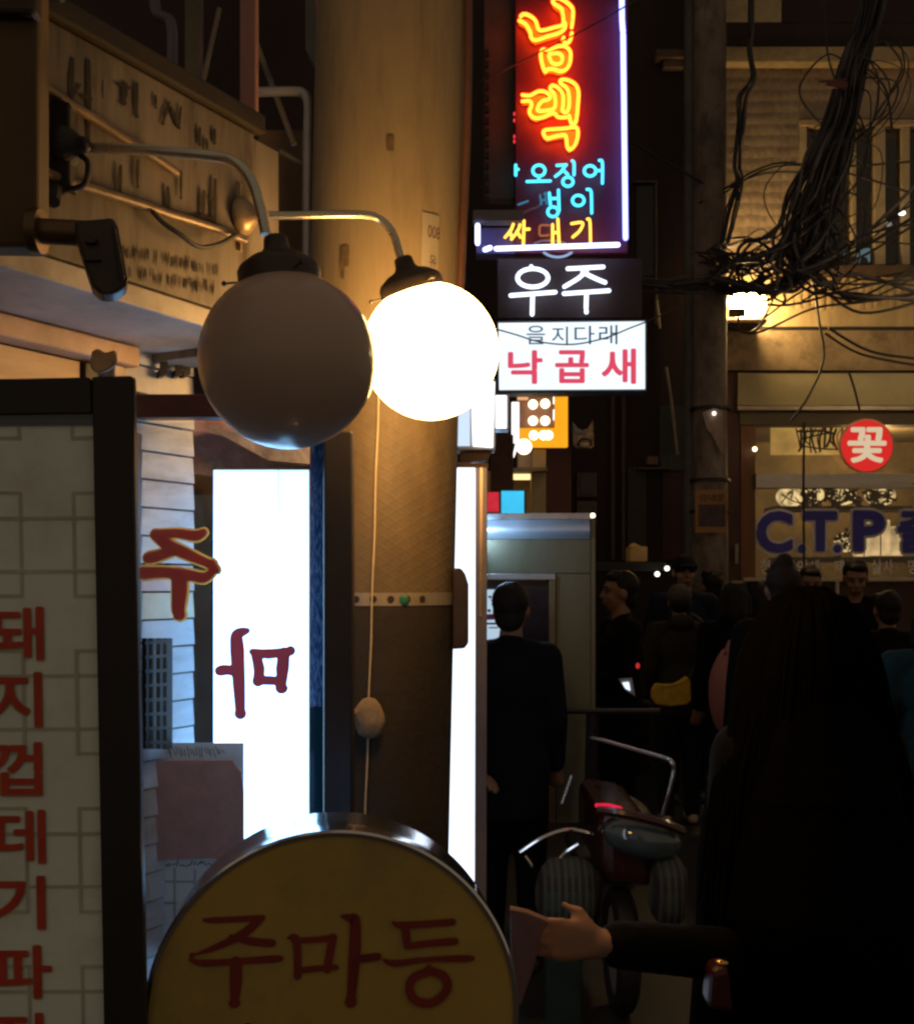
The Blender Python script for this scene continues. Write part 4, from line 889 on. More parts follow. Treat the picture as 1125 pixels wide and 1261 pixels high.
for x, y in ((821, 700), (809, 707)):
    mb = MB(); mb.ball(P(x, y, 8.2), .019, 10); tag(mb.build('spot_lamp', em('spot_white', (1, .95, .85), 3), smooth=True), 'small white spot bulb under the black awning ' + ('close to the capped head' if x > 815 else 'set a little lower'), 'lamp')

# orange bulb sign, lit shop front, screen
os_ = thing('bulb_sign', 'orange sign board framed with glowing round bulbs below the menu light box', 'sign', P(665, 552, 7.05))
mb = MB(); fo = flat(7.0)
for b in ((683, 480, 699, 550), (640, 527, 682.8, 550)):
    mb.pbox(*b, 7.0, .06)
mb.build('frame', em('orange_backlit', (1, .40, .015), 1.05, var=.1), os_, bev=.003)
mb = MB(); mb.pbox(636, 480, 682.6, 526.6, 7.02, .06); mb.build('panel', mat('brown_sign_panel', (0.22, .10, .06), .6), os_)
bb = em('bulb_white_warm', (1, .82, .5), 4)
for px, py in ((656, 498), (671, 497), (656, 518), (671, 518), (657, 536), (669, 536), (675, 536), (645, 550)):
    mb = MB(); mb.ball(P(px, py, 6.97), .030 if px != 645 else .05, 14); mb.build('bulb', bb, os_, smooth=True)
mb = MB(); mb.pbox(630, 495, 639, 545, 6.9, .04); mb.hexa([P(631, 562, 6.9), P(635, 545, 6.9), P(639, 545, 6.9), P(633, 563, 6.9)], (0, .03, 0)); mb.build('white_strip', em('white_strip_light', (1, .95, .92), 1.6), os_)
mb = MB(); mb.pbox(681, 486, 682.4, 497, 6.96, .02); mb.pbox(681, 504, 682.4, 517, 6.96, .02); mb.build('inner_strip', em('white_strip_light', (1, .95, .92), 1.6), os_)
mb = MB(); mb.pbox(637, 484, 650, 492, 6.96, .02); mb.build('lit_top', em('peach_glow', (1, .50, .22), .9), os_)
ls = thing('snack_stall', 'small lit snack stall with cream walls behind the steel kiosk', 'stall', P(640, 900, 7.4))
mb = MB(); mb.pbox(654, 580, 672, 900, 7.1, .1); mb.build('side_wall', mat('cream_wall', (.72, .58, .30), .6, var=.15), ls)
mb = MB(); mb.pbox(600, 580, 672, 900, 7.55, .1); mb.build('back_wall', mat('amber_wall', (.62, .38, .13), .6, var=.3), ls)
mb = MB(); mb.pbox(617, 583, 653, 590, 7.2, .05); mb.build('strip_light', em('strip_amber', (1, .72, .30), 1.6), ls)
mb = MB(); mb.pbox(612, 576, 674, 580, 7.0, .6); mb.build('roof_edge', mat('roof_edge', (.3, .2, .12), .6), ls)
mb = MB(); mb.ball(P(620, 596, 7.2), (.03, .03, .03), 10); mb.build('hanging_pot', mat('brown_pot', (.15, .07, .03), .5), ls, smooth=True)
mb = MB(); mb.pbox(637, 556, 655, 576, 7.3, .08); mb.pbox(655.2, 553, 672, 576, 7.25, .08); mb.build('vent_box', mat('grey_vent', (.42, .37, .30), .5, var=.15), ls, bev=.004)
mb = MB(); mb.pbox(604, 535, 632, 605, 6.6, .06); tag(mb.build('side_board', mat('brown_side', (.16, .07, .05), .6, var=.3), bev=.004), 'brown hoarding board between the light boxes and the orange bulb sign', 'board')
tv = thing('screen', 'glowing cyan screen standing on the steel kiosk', 'screen', P(632, 632, 5.4))
mb = MB(); mb.pbox(617, 604.5, 645, 634, 5.4, .004); mb.build('display', em('cyan_screen', (.06, .62, 1.0), .95, var=.15, vs=6), tv)
mb = MB(); mb.pbox(615.8, 603, 647.5, 635, 5.405, .04); mb.build('bezel', BLACK, tv, bev=.003)
rb_ = MB(); rb_.pbox(596, 606, 614, 630, 5.42, .02); rdo = rb_.build('red_label', em('red_label_glow', (.68, .03, .05), .8, var=.2, vs=20), bev=.002); tag(rdo, 'small red lit label next to the cyan screen', 'label')
lp = MB()
# ------------------------------------------------------------------ steel kiosk
kk = thing('steel_kiosk', 'brushed steel kiosk with small window and white poster behind the seated rider', 'kiosk', P(664, 1014, 5.5))
YK = 5.2
KW = mat('kiosk_steel', (0.19, 0.18, 0.12), .45, .5, var=.15, vs=6, streak=8)
def kpart(name, x0, y0, x1, y1, mm, off=0.0, dep=.04, bev=.003, parent=kk):
    mb = MB(); mb.pbox(x0, y0, x1, y1, YK - off, dep); return mb.build(name, mm, parent, bev=bev)
kpart('top_rail', 560, 632, 727, 640, mat('rail_steel', (.55, .58, .64), .3, .9), .03, .6)
hd_ = MB(); k_ = YK / F
n = 14                                                # a rolled, slightly convex header
prof = [(y, .035 * math.sin(math.pi * (y - 640) / 24)) for y in range(640, 665, 3)]
for i in range(len(prof) - 1):
    (ya, da), (yb, db_) = prof[i], prof[i + 1]
    hd_.add([P(560, ya, YK - da), P(726, ya, YK - da), P(726, yb, YK - db_), P(560, yb, YK - db_)], [(0, 1, 2, 3)])
hd_.build('header', mat('polished_header', (.62, .68, .78), .42, .55, var=.1, vs=3), kk, smooth=True)
kpart('upper_panel', 560, 664.5, 727, 706, KW)
kpart('window_rail', 560, 706.5, 684, 714, mat('rail_worn', (.42, .40, .38), .4, .6, var=.2), .015)
kpart('side_panel', 684.5, 706.5, 727, 1014, KW)
kpart('window_stile', 676, 714.5, 684, 1014, mat('bronze_stile', (.20, .14, .07), .5, .4, var=.2), .012)
kpart('window_glass', 560, 714.5, 675.5, 790, mat('kiosk_glass', (.028, .02, .022), .08, var=.3), -.01)
kpart('lower_rail', 560, 790.5, 675.5, 796, mat('rail_dark', (.10, .09, .09), .4, .4), .01)
kpart('lower_glass', 560, 796.5, 675.5, 1014, mat('kiosk_glass', (.028, .02, .022)), -.01)
mb = MB(); a, b = P(727, 1014, YK), P(727, 640, YK); mb.box((a.x + .012, YK + .3, (a.z + b.z) / 2), (.02, .6, b.z - a.z)); mb.build('side_wall', KW, kk)
ps = thing('poster', 'white poster with purple flower print taped inside the kiosk window', 'poster', P(612, 806, YK - .03))
mb = MB(); mb.pbox(580, 726, 630, 806, YK - .022, .004); po_ = mb.build('sheet', em('emissive_poster', (.52, .70, .86), .85, var=.08), ps)  # the sheet itself emits; nothing shines behind it
fps = flat(YK - .026); mb = MB()
for i, (x, y) in enumerate([(603, 735), (609, 731), (616, 738), (607, 744), (613, 748), (621, 734), (622, 746), (602, 752)]):
    mb.add([fps(x + math.cos(t) * 2.4, y + math.sin(t * 1.0) * (1.6 + i % 3 * .5), .0004 * i) for t in (0, 1.1, 2.2, 3.2, 4.1, 5.2)], [tuple(range(6))])
    ribbon(mb, fps, [(x, y), (x + 1.5, y + 5)], [1, .6], .0003 + .0004 * i, smooth=False)
mb.build('flower_print', mat('violet_print', (.12, .10, .25), .6), po_)
mb = MB(); ribbon(mb, fps, [(598, 760), (624, 759)], [7, 7], .004, smooth=False); ribbon(mb, fps, [(600, 768), (617, 768)], [2.5, 2.5], .0045, smooth=False); ribbon(mb, fps, [(602, 773), (612, 773)], [1.5, 1.5], .0045, smooth=False); mb.build('ribbon_print', mat('magenta_print', (.40, .10, .28), .6), po_)
mb = MB(); mb.pbox(580, 788, 632, 791, YK - .04, .006); mb.build('clip_bar', BLACK, ps)

tl = thing('added_tube_lamp', 'added white tube lamp behind the light box that lights the steel kiosk header', 'lamp', P(590, 660, 5.05))  # lamp added out of sight to brighten the kiosk header
mb = MB(); mb.tube([P(592, 668, 5.0), P(592, 640, 5.0)], .018, 12); mb.build('tube', em('added_tube_white', (.55, .9, 1.3), 85), tl, smooth=True)
mb = MB(); mb.pbox(584, 634, 596, 639.5, 5.0, .18); mb.pbox(584, 668.5, 596, 673, 5.0, .18); mb.build('holder', ALU, tl, bev=.002)

# ================================================================== street pole with poster, and the cables
sp2 = thing('street_pole', 'slim grey street pole wrapped in cables and torn paper beside the print shop', 'pole', P(877, 950, 9.2))
mb = MB(); x = P(874, 0, 9.2).x; mb.lathe([(.16, 0), (.14, 3.0), (.125, 9)], (x, 9.2, 0), (0, 0, 1), 24)
mb.build('shaft', mat('street_pole_concrete', (.20, .16, .13), .8, var=.45, vs=5, dirt=(.06, .04, .035), dirt_amt=.8, ds=6, streak=2, bump=.2), sp2, smooth=True)
mb = MB(); mb.lathe([(.07, 0), (.065, 9)], (P(853, 0, 9.3).x, 9.35, 0), (0, 0, 1), 14); mb.build('side_pipe', mat('pole_side_pipe', (.10, .10, .085), .6, var=.4, vs=5), sp2, smooth=True)
mb = MB(); mb.poly([P(x_, y_, 9.03) for x_, y_ in [(864, 508), (880, 502), (890, 506), (890, 560), (886, 556), (878, 538), (870, 528)]], (0, .02, 0)); mb.build('torn_paper', mat('torn_paper', (.34, .24, .19), .8, var=.3, vs=12), sp2, bev=.002)
mb = MB(); mb.ball(P(879, 509, 9.0), .018, 8); mb.build('pin', em('pin_glint', (1, .95, .85), 2.0), sp2, smooth=True)
for y in (504, 592, 630):
    mb = MB(); mb.lathe([(.17, -.01), (.17, .012)], (x, 9.2, P(0, y, 9.2).z), (0, 0, 1), 20); mb.build('pole_band', BLACK, sp2)
po2 = thing('poster', 'small yellow bordered poster tied to the slim street pole', 'poster', P(876, 656, 9.0))
mb = MB(); mb.pbox(856, 603, 895, 656, 9.0, .012); mb.build('sheet', mat('orange_poster', (.34, .17, .05), .6, var=.2, vs=7), po2)
mb = MB(); mb.pbox(860, 621, 893, 648, 8.995, .004); mb.build('picture_print', mat('dark_picture', (.06, .035, .04), .5, var=.6, vs=9), po2)
mb = MB()
for i, (ch) in enumerate('안내문'): glyph(mb, ch, (861 + i * 11, 608, 870 + i * 11, 617), flat(8.995), .003, offset=.02)
mb.build('headline_print', mat('brown_print', (.14, .06, .03), .6), po2)
no = MB(); no.pbox(905, 670, 909, 694, 9.95, .01); tag(no.build('notice', mat('grey_notice', (.4, .34, .3), .6)), 'narrow pale notice strip fixed on the brown pilaster', 'notice')

def bundle(name, label, paths, Y, group=None, k=6):
    root = thing(name, label, 'cables', P(*paths[0][0][0], Y), group)
    for pts, r, mm, jit in paths:
        mb = MB(); q = [P(x + random.uniform(-jit, jit), y + random.uniform(-jit, jit), Y + random.uniform(-.12, .12)) for x, y in pts]
        mb.tube(smoothpts(q, k), r, 6); mb.build('strand', mm, root, smooth=True)
    return root
C_ = [CABLE, CABLE, CABLE, GREYCABLE]
pa = []
U = random.uniform
for i in range(46):
    t = U(-1, 1)
    x0 = 1075 + t * 17; pts = [(x0 + U(0, 10), -40), (x0 - 6, 20), (1048 + t * 16, 85), (1038 + t * 18, 140), (1020 + t * 24 + U(-5, 5), 190), (1001 + t * 30 + U(-9, 9), 245)]
    k_ = i % 6
    if k_ == 0: pts += [(968 + t * 20, 275 + U(-15, 15)), (935 + t * 25, 305 + U(-12, 12)), (902, 330 + U(-10, 12)), (874, 348)]
    elif k_ == 1: pts += [(988 + t * 25, 300), (1000 + U(-15, 25), 345 + U(-10, 10)), (1050, 352 + U(-14, 20)), (1135, 345 + U(-25, 30))]
    elif k_ == 2: pts += [(985 + t * 28 + U(-12, 12), 300), (972 + U(-20, 20), 340 + U(-10, 14)), (950 + U(-15, 15), 360 + U(-5, 12)), (925, 352), (880, 345)]
    elif k_ == 3: pts += [(992 + t * 24, 292), (1002 + U(-16, 20), 322), (1022 + U(-10, 14), 300 + U(-20, 10)), (1012 + U(-10, 10), 262)]
    elif k_ == 4: pts += [(980 + t * 30, 290), (958 + t * 30, 318), (980 + U(-20, 20), 338), (1010, 330 + U(-10, 10)), (1060, 300 + U(-30, 20)), (1135, 270 + U(-50, 40))]
    else: pts += [(984 + t * 26, 300), (976 + t * 30, 338)]
    pa.append((pts, U(.006, .016), random.choice(C_), 3.5))
for i in range(22):                                     # loose ends and loops that stand off the hank
    y = U(60, 300); x = 1052 - (y - 60) * .26
    q0 = (x, y); d_ = random.choice((-1, 1, 1)); ln = U(25, 75)
    pa.append(([q0, (x + d_ * ln * .5, y + U(-25, 12)), (x + d_ * ln, y + U(0, 40)), (x + d_ * ln * .8, y + U(40, 75)), (x + d_ * ln * U(-.1, .5) - 8, y + U(70, 110))], U(.004, .009), CABLE, 3))
bundle('cable_bundle', 'thick black hank of cables sweeping down before the upper window', pa, 8.6)
mb = MB(); mb.tube(smoothpts([P(1068, 30, 8.7), P(1050, 82, 8.7), P(1040, 130, 8.7), P(1022, 176, 8.7), P(1005, 240, 8.75), P(994, 310, 8.8), P(985, 345, 8.8)], 5), [.075] * 6 + [.105] * 8 + [.10] * 7 + [.065] * 6 + [.035] * 4, 10)
tag(mb.build('cable', CABLE, smooth=True), 'fat taped trunk cable at the core of the hanging hank', 'cable')
pa = []
for i in range(9):
    t = random.uniform(-1, 1)
    pa.append(([(924 + t * 4, -30), (925 + t * 4, 30), (922 + t * 3, 60), (927 + t * 5, 95), (915 + t * 10, 118), (912 + t * 6, 150), (907 + t * 8, 200), (910 + t * 9, 225), (900 + t * 10, 262), (892 + t * 8, 300)], random.uniform(.006, .011), random.choice(C_), 1.6))
bundle('cable_bundle', 'thin knotted cable hank hanging straight down the tiled wall', pa, 8.9)
pa = []
for i in range(34):
    y = random.uniform(300, 352); x = random.uniform(855, 900)
    pa.append(([(x, y), (x + 30, y + random.uniform(-16, 22)), (x + 62, y + random.uniform(-26, 22)), (x + 95, y + random.uniform(-35, 18)), (x + 125 + random.uniform(-15, 25), y + random.uniform(-60, 30))], random.uniform(.005, .010), random.choice(C_), 3))
for i in range(12):
    x = random.uniform(870, 960); pa.append(([(x, 338), (x + random.uniform(-15, 15), 330), (x + random.uniform(-12, 25), 318), (x + random.uniform(-10, 20), 345), (x + random.uniform(-5, 35), 352)], .008, CABLE, 3))
for i in range(14):
    x = random.uniform(862, 930); pa.append(([(x, 350), (x + 22, 356 + random.uniform(-3, 5)), (x + 50, 352 + random.uniform(-4, 7)), (x + 70, 340)], random.uniform(.012, .02), CABLE, 2))
bundle('cable_tangle', 'dense tangle of black cables above the blazing floodlight', pa, 9.0)
pa = []
for i in range(16):
    y = random.uniform(340, 362)
    pa.append(([(780 - i * 2, y - 4), (815, y + random.uniform(-3, 5)), (850, y + random.uniform(-4, 6)), (880, y + random.uniform(-6, 6))], random.uniform(.004, .008), random.choice(C_), 2))
bundle('cable_bundle', 'loose cables running from the blade sign side to the street pole', pa, 8.95)
LN = [([(880, 358), (960, 376), (1040, 358), (1130, 338)], 'cable dipping low from the street pole toward the upper sill'), ([(940, 392), (1000, 352), (1060, 350), (1130, 344)], 'cable rising from the floodlight along the ribbed apron'),
      ([(880, 240), (950, 202), (1030, 205), (1130, 198)], 'level cable crossing the tiled wall and window'), ([(882, 244), (950, 206), (1030, 210), (1130, 240)], 'cable dropping slightly across the window bars'),
      ([(1013, 0), (1018, 60), (1028, 98), (1050, 140)], 'short drop cable leaving the recess toward the hank'), ([(1090, 50), (1110, 80), (1095, 115), (1075, 148), (1068, 174)], 'looping cable hooking back under the ledge'),
      ([(1108, 50), (1112, 90), (1082, 135), (1066, 170)], 'crossing cable that meets the looping one under the ledge'), ([(1065, 82), (1090, 110), (1098, 160)], 'short dark cable by the looping one over the lintel'),
      ([(1000, 340), (1008, 395), (1014, 440), (996, 486), (974, 518)], 'curling black cable end dangling before the blank sign board'), ([(1020, 404), (1070, 432), (1130, 442)], 'sagging cable laid over the grimy awning board'),
      ([(1015, 410), (1060, 436), (1130, 450)], 'second sagging cable close below the other on the awning board'), ([(990, 520), (989, 600), (990, 712)], 'straight vertical wire in front of the shop glass'),
      ([(780, 176), (830, 205), (890, 240)], 'thin grey wire slanting down from the blade sign to the pole'), ([(860, 250), (930, 216), (985, 212)], 'slack cable between the slim pole and the hank'),
      ([(895, 398), (930, 410), (1000, 380), (1060, 372), (1130, 362)], 'wavy cable under the floodlight'), ([(1045, 458), (1052, 480), (1058, 505)], 'short wire hanging over the blank sign board'),
      ([(1010, 355), (1060, 385), (1130, 372)], 'cable bowing down over the ribs'), ([(958, 345), (950, 372), (935, 400), (925, 408)], 'bent cable falling past the floodlight bracket')]
for pts, lab in LN:
    mb = MB(); mb.tube(smoothpts([P(x, y, 9.1) for x, y in pts], 6), random.uniform(.007, .012), 6); tag(mb.build('cable', CABLE, smooth=True), lab, 'cable')
mb = MB(); mb.box(P(1030, 104, 8.4), (.16, .03, .05), ry=.1); mb.tube([P(1008, 101, 8.4), P(1042, 98, 8.4)], .012, 6); tag(mb.build('cable_clamp', mat('rusty_red_clamp', (.12, .035, .03), .6), bev=.004), 'rusty red clamp bar pinned across the thick cable hank', 'clamp')

# ================================================================== parked scooter seen from behind
sc_ = thing('scooter', 'maroon delivery scooter with chrome rack and plaid saddle bags', 'scooter', P(770, 1260, 4.0).xy.to_3d())
YS = 4.0; KS = YS / F
MAR = mat('maroon_plastic', (0.035, 0.007, 0.008), .25, var=.2, coat=.5)
mb = MB(); mb.hexa([P(738, 1090, YS), P(812, 1098, YS), P(806, 1010, YS), P(738, 1000, YS)], (0, .75, 0)); mb.build('body', MAR, sc_, bev=.05)
mb = MB(); mb.ball(P(760, 1000, YS + .5), (.13, .38, .05), 20); mb.build('seat', BLACK, sc_, smooth=True)
mb = MB(); c = P(790, 1030, YS - .03)
mb.ball(c, (50 * KS, .10, 26 * KS), 28, Matrix.Rotation(R(12), 3, 'Y')); ln = mb.build('tail_lens', mat('smoked_lens', (.05, .075, .09), .06, var=.3, vs=14, coat=1), sc_, smooth=True)
mb = MB(); mb.ball(P(788, 1036, YS - .10), (.016, .02, .014), 10); mb.ball(P(795, 1042, YS - .10), (.014, .02, .01), 10); mb.build('bulb_reflector', CHROME, ln, smooth=True)
mb = MB(); mb.tube(smoothpts([P(733, 992, YS - .07), P(748, 992, YS - .09), P(766, 996, YS - .10)], 4), [.007] * 8 + [.003], 8); mb.build('red_marker', em('red_marker', (1, .02, .07), .8), sc_, smooth=True)
mb = MB(); mb.tube(smoothpts([P(736, 998, YS - .08), P(770, 1003, YS - .12), P(812, 1013, YS - .12), P(840, 1024, YS - .08)], 5), .018, 8); mb.build('lamp_cowl', MAR, sc_, smooth=True)
mb = MB(); mb.tube([P(727, 909, YS + .3)] + smoothpts([P(738, 911, YS + .25), P(780, 923, YS + .15), P(815, 933, YS + .05), P(826, 938, YS), P(829, 948, YS), P(826, 965, YS), P(815, 1005, YS + .02)], 6), .0085, 10)
mb.tube([P(704, 955, YS + .2), P(692, 990, YS + .2)], .0085, 10); mb.build('chrome_rack', mat('dim_chrome', (.50, .52, .60), .2, .95, var=.15), sc_, smooth=True)
mb = MB(); mb.tube(smoothpts([P(640, 1050, YS + .1), P(668, 1032, YS + .1), P(700, 1022, YS + .1), P(730, 1028, YS + .1)], 5), .008, 8); mb.tube(smoothpts([P(682, 1070, YS - .02), P(694, 1052, YS - .02), P(712, 1040, YS - .02)], 4), .009, 8)
mb.tube(smoothpts([P(646, 1054, YS), P(652, 1062, YS), P(655, 1068, YS)], 3), .007, 8); mb.build('grab_rail', CHROME, sc_, smooth=True)
pl = mat('plaid_cloth', (.022, .045, .045), .8, var=.2, vs=10)
n, l = pl.node_tree.nodes, pl.node_tree.links
tcx = n.new('ShaderNodeTexCoord'); src = n['Principled BSDF'].inputs['Base Color'].links[0].from_socket
for direction, scl, colr in (('X', 4.5, (.02, .02, .025, 1)), ('Z', 2.6, (.015, .015, .02, 1)), ('X', 13, (.09, .075, .055, 1))):
    w = n.new('ShaderNodeTexWave'); w.bands_direction = direction; w.inputs['Scale'].default_value = scl; l.new(tcx.outputs['Object'], w.inputs[0])
    rp = n.new('ShaderNodeMapRange'); rp.inputs[1].default_value = .62; rp.inputs[2].default_value = .7; rp.inputs[4].default_value = .75; l.new(w.outputs[0], rp.inputs[0])
    mx = n.new('ShaderNodeMix'); mx.data_type = 'RGBA'; l.new(rp.outputs[0], mx.inputs[0]); l.new(src, mx.inputs[6]); mx.inputs[7].default_value = colr; src = mx.outputs[2]
l.new(src, n['Principled BSDF'].inputs['Base Color'])
for x, y, w_, h_ in ((698, 1100, 38, 44), (822, 1096, 21, 44)):
    mb = MB(); mb.ball(P(x, y, YS - .02), (w_ * KS, .12, h_ * KS), 20)
    c = P(x, y, YS - .02); mb.v = [Vector((c.x + math.copysign(abs((v.x - c.x) / (w_ * KS)) ** .6, v.x - c.x) * w_ * KS, v.y, c.z + math.copysign(abs((v.z - c.z) / (h_ * KS)) ** .7, v.z - c.z) * h_ * KS)) + noise.noise_vector(v * 9) * .012 for v in mb.v]
    mb.build('saddle_bag', pl, sc_, smooth=True)
mb = MB()
for Yw in (4.12, 5.15): mb.lathe([(.10, -.03), (.20, -.045), (.225, -.03), (.235, 0), (.225, .03), (.20, .045), (.10, .03)], (P(770, 0, 4).x, Yw, .235), (1, 0, 0), 32)
for Yw in (4.12, 5.15):
    mb = MB(); mb.lathe([(.16, -.03), (.20, -.045), (.225, -.03), (.235, 0), (.225, .03), (.20, .045), (.16, .03)], (P(770, 0, 4).x, Yw, .235), (1, 0, 0), 32, caps=False); w = mb.build('tyre', BLACK, sc_, smooth=True)
    mb = MB(); mb.lathe([(.02, -.05), (.05, -.04), (.165, -.028), (.165, .028), (.05, .04), (.02, .05)], (P(770, 0, 4).x, Yw, .235), (1, 0, 0), 24); mb.build('rim', ALU, w, smooth=True)
mb = MB(); mb.box((P(770, 0, 4).x, 4.9, .42), (.22, .5, .06)); mb.build('foot_board', BLACK, sc_, bev=.01)
mb = MB(); mb.tube([(P(770, 0, 4).x, 5.12, .3), (P(770, 0, 4).x, 4.98, 1.02)], .03, 10); mb.tube([(P(770, 0, 4).x - .3, 4.95, 1.03), (P(770, 0, 4).x + .3, 4.95, 1.03)], .013, 8); mb.build('handlebar', BLACK, sc_, smooth=True)
mb = MB(); mb.pbox(672, 1150, 716, 1270, 3.9, .1); tag(mb.build('crate', mat('teal_crate', (.012, .028, .024), .5, var=.4, vs=8), bev=.01), 'dark teal crate standing on the ground by the plaid bag', 'crate')

# ================================================================== people
SKIN = mat('skin', (0.25, 0.13, 0.08), .55, var=.08, vs=20)
def remesh(mb, name, m, parent, voxel=.010, smooth=4):
    o = mb.build(name, m, parent, smooth=False)
    r = o.modifiers.new('r', 'REMESH'); r.mode = 'VOXEL'; r.voxel_size = voxel
    s = o.modifiers.new('s', 'SMOOTH'); s.factor = .5; s.iterations = smooth
    bpy.context.view_layer.update()
    dg = bpy.context.evaluated_depsgraph_get()
    me = bpy.data.meshes.new_from_object(o.evaluated_get(dg))
    o.modifiers.clear(); old = o.data; o.data = me; bpy.data.meshes.remove(old); me.name = name
    for p in me.polygons: p.use_smooth = True
    return o
def cloth(name, col, rough=.85): return mat(name, col, rough, var=.25, vs=14, bump=.35, bs=35, spec=.12)
def hand(mb, wrist, d, side, s, curl=.4, palm=None):
    """palm, four unequal fingers with knuckle bends and a thumb leaving the side of the palm"""
    d = Vector(d).normalized(); n = (Vector(palm) if palm else Vector((0, -1, 0)))
    n = (n - d * n.dot(d)).normalized(); w = d.cross(n) * side
    wrist = Vector(wrist); k = wrist + d * .085 * s
    for i in range(4):
        o = w * (.030 - .02 * i) * s
        mb.cap(wrist + o * .55 + d * .012 * s, .013 * s, k + o, .0115 * s, 8)
        ln = (.068, .078, .073, .056)[i] * s; p = k + o; e = d.copy()
        for q, fr in enumerate((.45, .32, .23)):
            e = (e + n * curl * (.5 + .35 * q)).normalized(); p2 = p + e * ln * fr
            mb.cap(p, (.0095 - .0012 * q) * s, p2, (.0085 - .0012 * q) * s, 8); p = p2
    t0 = wrist + w * .022 * s + d * .025 * s; t1 = t0 + (w * .8 + d * .65 + n * .25).normalized() * .042 * s; t2 = t1 + (w * .2 + d * .9 + n * .4).normalized() * .032 * s
    mb.cap(t0, .013 * s, t1, .0105 * s, 8); mb.cap(t1, .0105 * s, t2, .008 * s, 8)
def person(px, Y, H, yaw, label, hair='short', haircol=(.012, .009, .008), jacket=(.02, .02, .025), trousers=(.006, .006, .008), shoes=(.03, .03, .03), L=None, Rr=None, tilt=0.0, nod=0.0, wide=1.0, voxel=.011, face=False, coat_to=.80, curl=.5, group='people in the evening crowd', handd=None, palm=None, cap=None, hooded=False):
    X = (px - HX) / F * Y; s = H / 1.72
    root = thing('person', label, 'person', (X, Y, 0), group)
    Mz = Matrix.Rotation(yaw, 3, 'Z')
    W = lambda x, y, z: Vector((X, Y, 0)) + Mz @ Vector((x * s * (wide if abs(x) < .3 else 1), y * s, z * s))
    # joints (facing -Y at yaw 0)
    sh = {1: W(.175, .0, 1.40), -1: W(-.175, .0, 1.40)}
    arm = {1: [W(*p) for p in (L or ((.225, .03, 1.13), (.235, -.06, .88)))], -1: [W(*p) for p in (Rr or ((-.225, .03, 1.13), (-.235, -.06, .88)))]}
    hip = {k: W(.085 * k, 0, .90) for k in (1, -1)}; kn = {k: W(.095 * k, -.02, .49) for k in (1, -1)}; an = {k: W(.10 * k, .025 * k, .085) for k in (1, -1)}
    HM = Mz @ Matrix.Rotation(tilt, 3, 'Y') @ Matrix.Rotation(nod, 3, 'X')
    nb = W(0, .01, 1.46); hc = nb + HM @ Vector((0, -.025, .150)) * s
    hp = lambda x, y, z: hc + HM @ Vector((x, y, z)) * s
    b = MB()
    b.ball(W(0, 0, 1.28), (.155 * s, .105 * s, .19 * s), 16, Mz); b.ball(W(0, 0, 1.06), (.135 * s, .095 * s, .19 * s), 16, Mz); b.ball(W(0, .01, .92), (.155 * s, .11 * s, .13 * s), 16, Mz)
    b.cap(W(0, .01, 1.38), .065 * s, nb + (hc - nb) * .4, .052 * s)
    b.ball(hp(0, .012, .022), (.074 * s, .092 * s, .092 * s), 20, HM); b.ball(hp(0, -.022, -.045), (.056 * s, .060 * s, .066 * s), 16, HM); b.ball(hp(0, -.045, -.088), (.024 * s, .022 * s, .02 * s), 10, HM)
    b.cap(hp(0, -.082, .012), .009 * s, hp(0, -.098, -.022), .0135 * s, 8)
    for k in (1, -1):
        b.ball(hp(.013 * k, -.088, -.026), .009 * s, 8); b.ball(hp(.074 * k, .01, -.008), (.012 * s, .022 * s, .032 * s), 10, HM); b.cap(hp(.018 * k, -.078, .030), .009 * s, hp(.05 * k, -.064, .030), .009 * s, 8)
        b.ball(hp(.035 * k, -.055, -.03), (.026 * s, .022 * s, .024 * s), 10, HM)
        b.cap(sh[k], .055 * s, arm[k][0], .042 * s); b.cap(arm[k][0], .040 * s, arm[k][1], .028 * s)
        dd = (arm[k][1] - arm[k][0]).normalized() if not handd or k not in handd else Vector(handd[k])
        hand(b, arm[k][1] + dd * .01, dd, k, s, curl, (Vector(palm[k]) if palm and k in palm else Mz @ Vector((0, -1, .0)) if abs(dd.z) > .5 else Vector((0, 0, -1))))
        b.cap(hip[k], .082 * s, kn[k], .055 * s); b.cap(kn[k], .052 * s, an[k], .034 * s); b.cap(an[k] + Vector((0, 0, -.04 * s)), .034 * s, an[k] + Mz @ Vector((0, -.13, -.05)) * s, .03 * s)
    b.cap(hp(-.02, -.084, -.056), .0065 * s, hp(.02, -.084, -.056), .0065 * s, 8)
    body = remesh(b, 'body', SKIN, root, voxel * .75)
    if face:
        e = MB(); mo_ = MB()
        for k in (1, -1):
            e = MB(); e.ball(hp(.031 * k, -.0755, .008), (.013 * s, .008 * s, .006 * s), 10, HM); e.build('eye', mat('dark_eye', (.012, .01, .01), .2), root, smooth=True)
            br = MB(); br.cap(hp(.016 * k, -.089, .033), .004 * s, hp(.050 * k, -.074, .034), .003 * s, 6); br.build('eyebrow', mat('brow_hair', (.02, .014, .01), .8), root, smooth=True)
        mo_.ball(hp(0, -.0885, -.056), (.022 * s, .006 * s, .004 * s), 10, HM)
        mo_.build('mouth', mat('lip', (.20, .07, .06), .5), root, smooth=True)
    j = MB(); i_ = .016
    j.ball(W(0, 0, 1.27), ((.165 + i_) * s, (.115 + i_) * s, .185 * s), 18, Mz); j.ball(W(0, .005, 1.06), ((.150 + i_) * s, (.11 + i_) * s, .2 * s), 18, Mz); j.ball(W(0, .01, .93), ((.165 + i_) * s, (.12 + i_) * s, .16 * s), 18, Mz)
    j.tube([W(0, .01, 1.0), W(0, .01, coat_to)], [.165 * s, .165 * s], 20)
    j.cap(W(0, .015, 1.37), .085 * s, W(0, .012, 1.455), .066 * s)
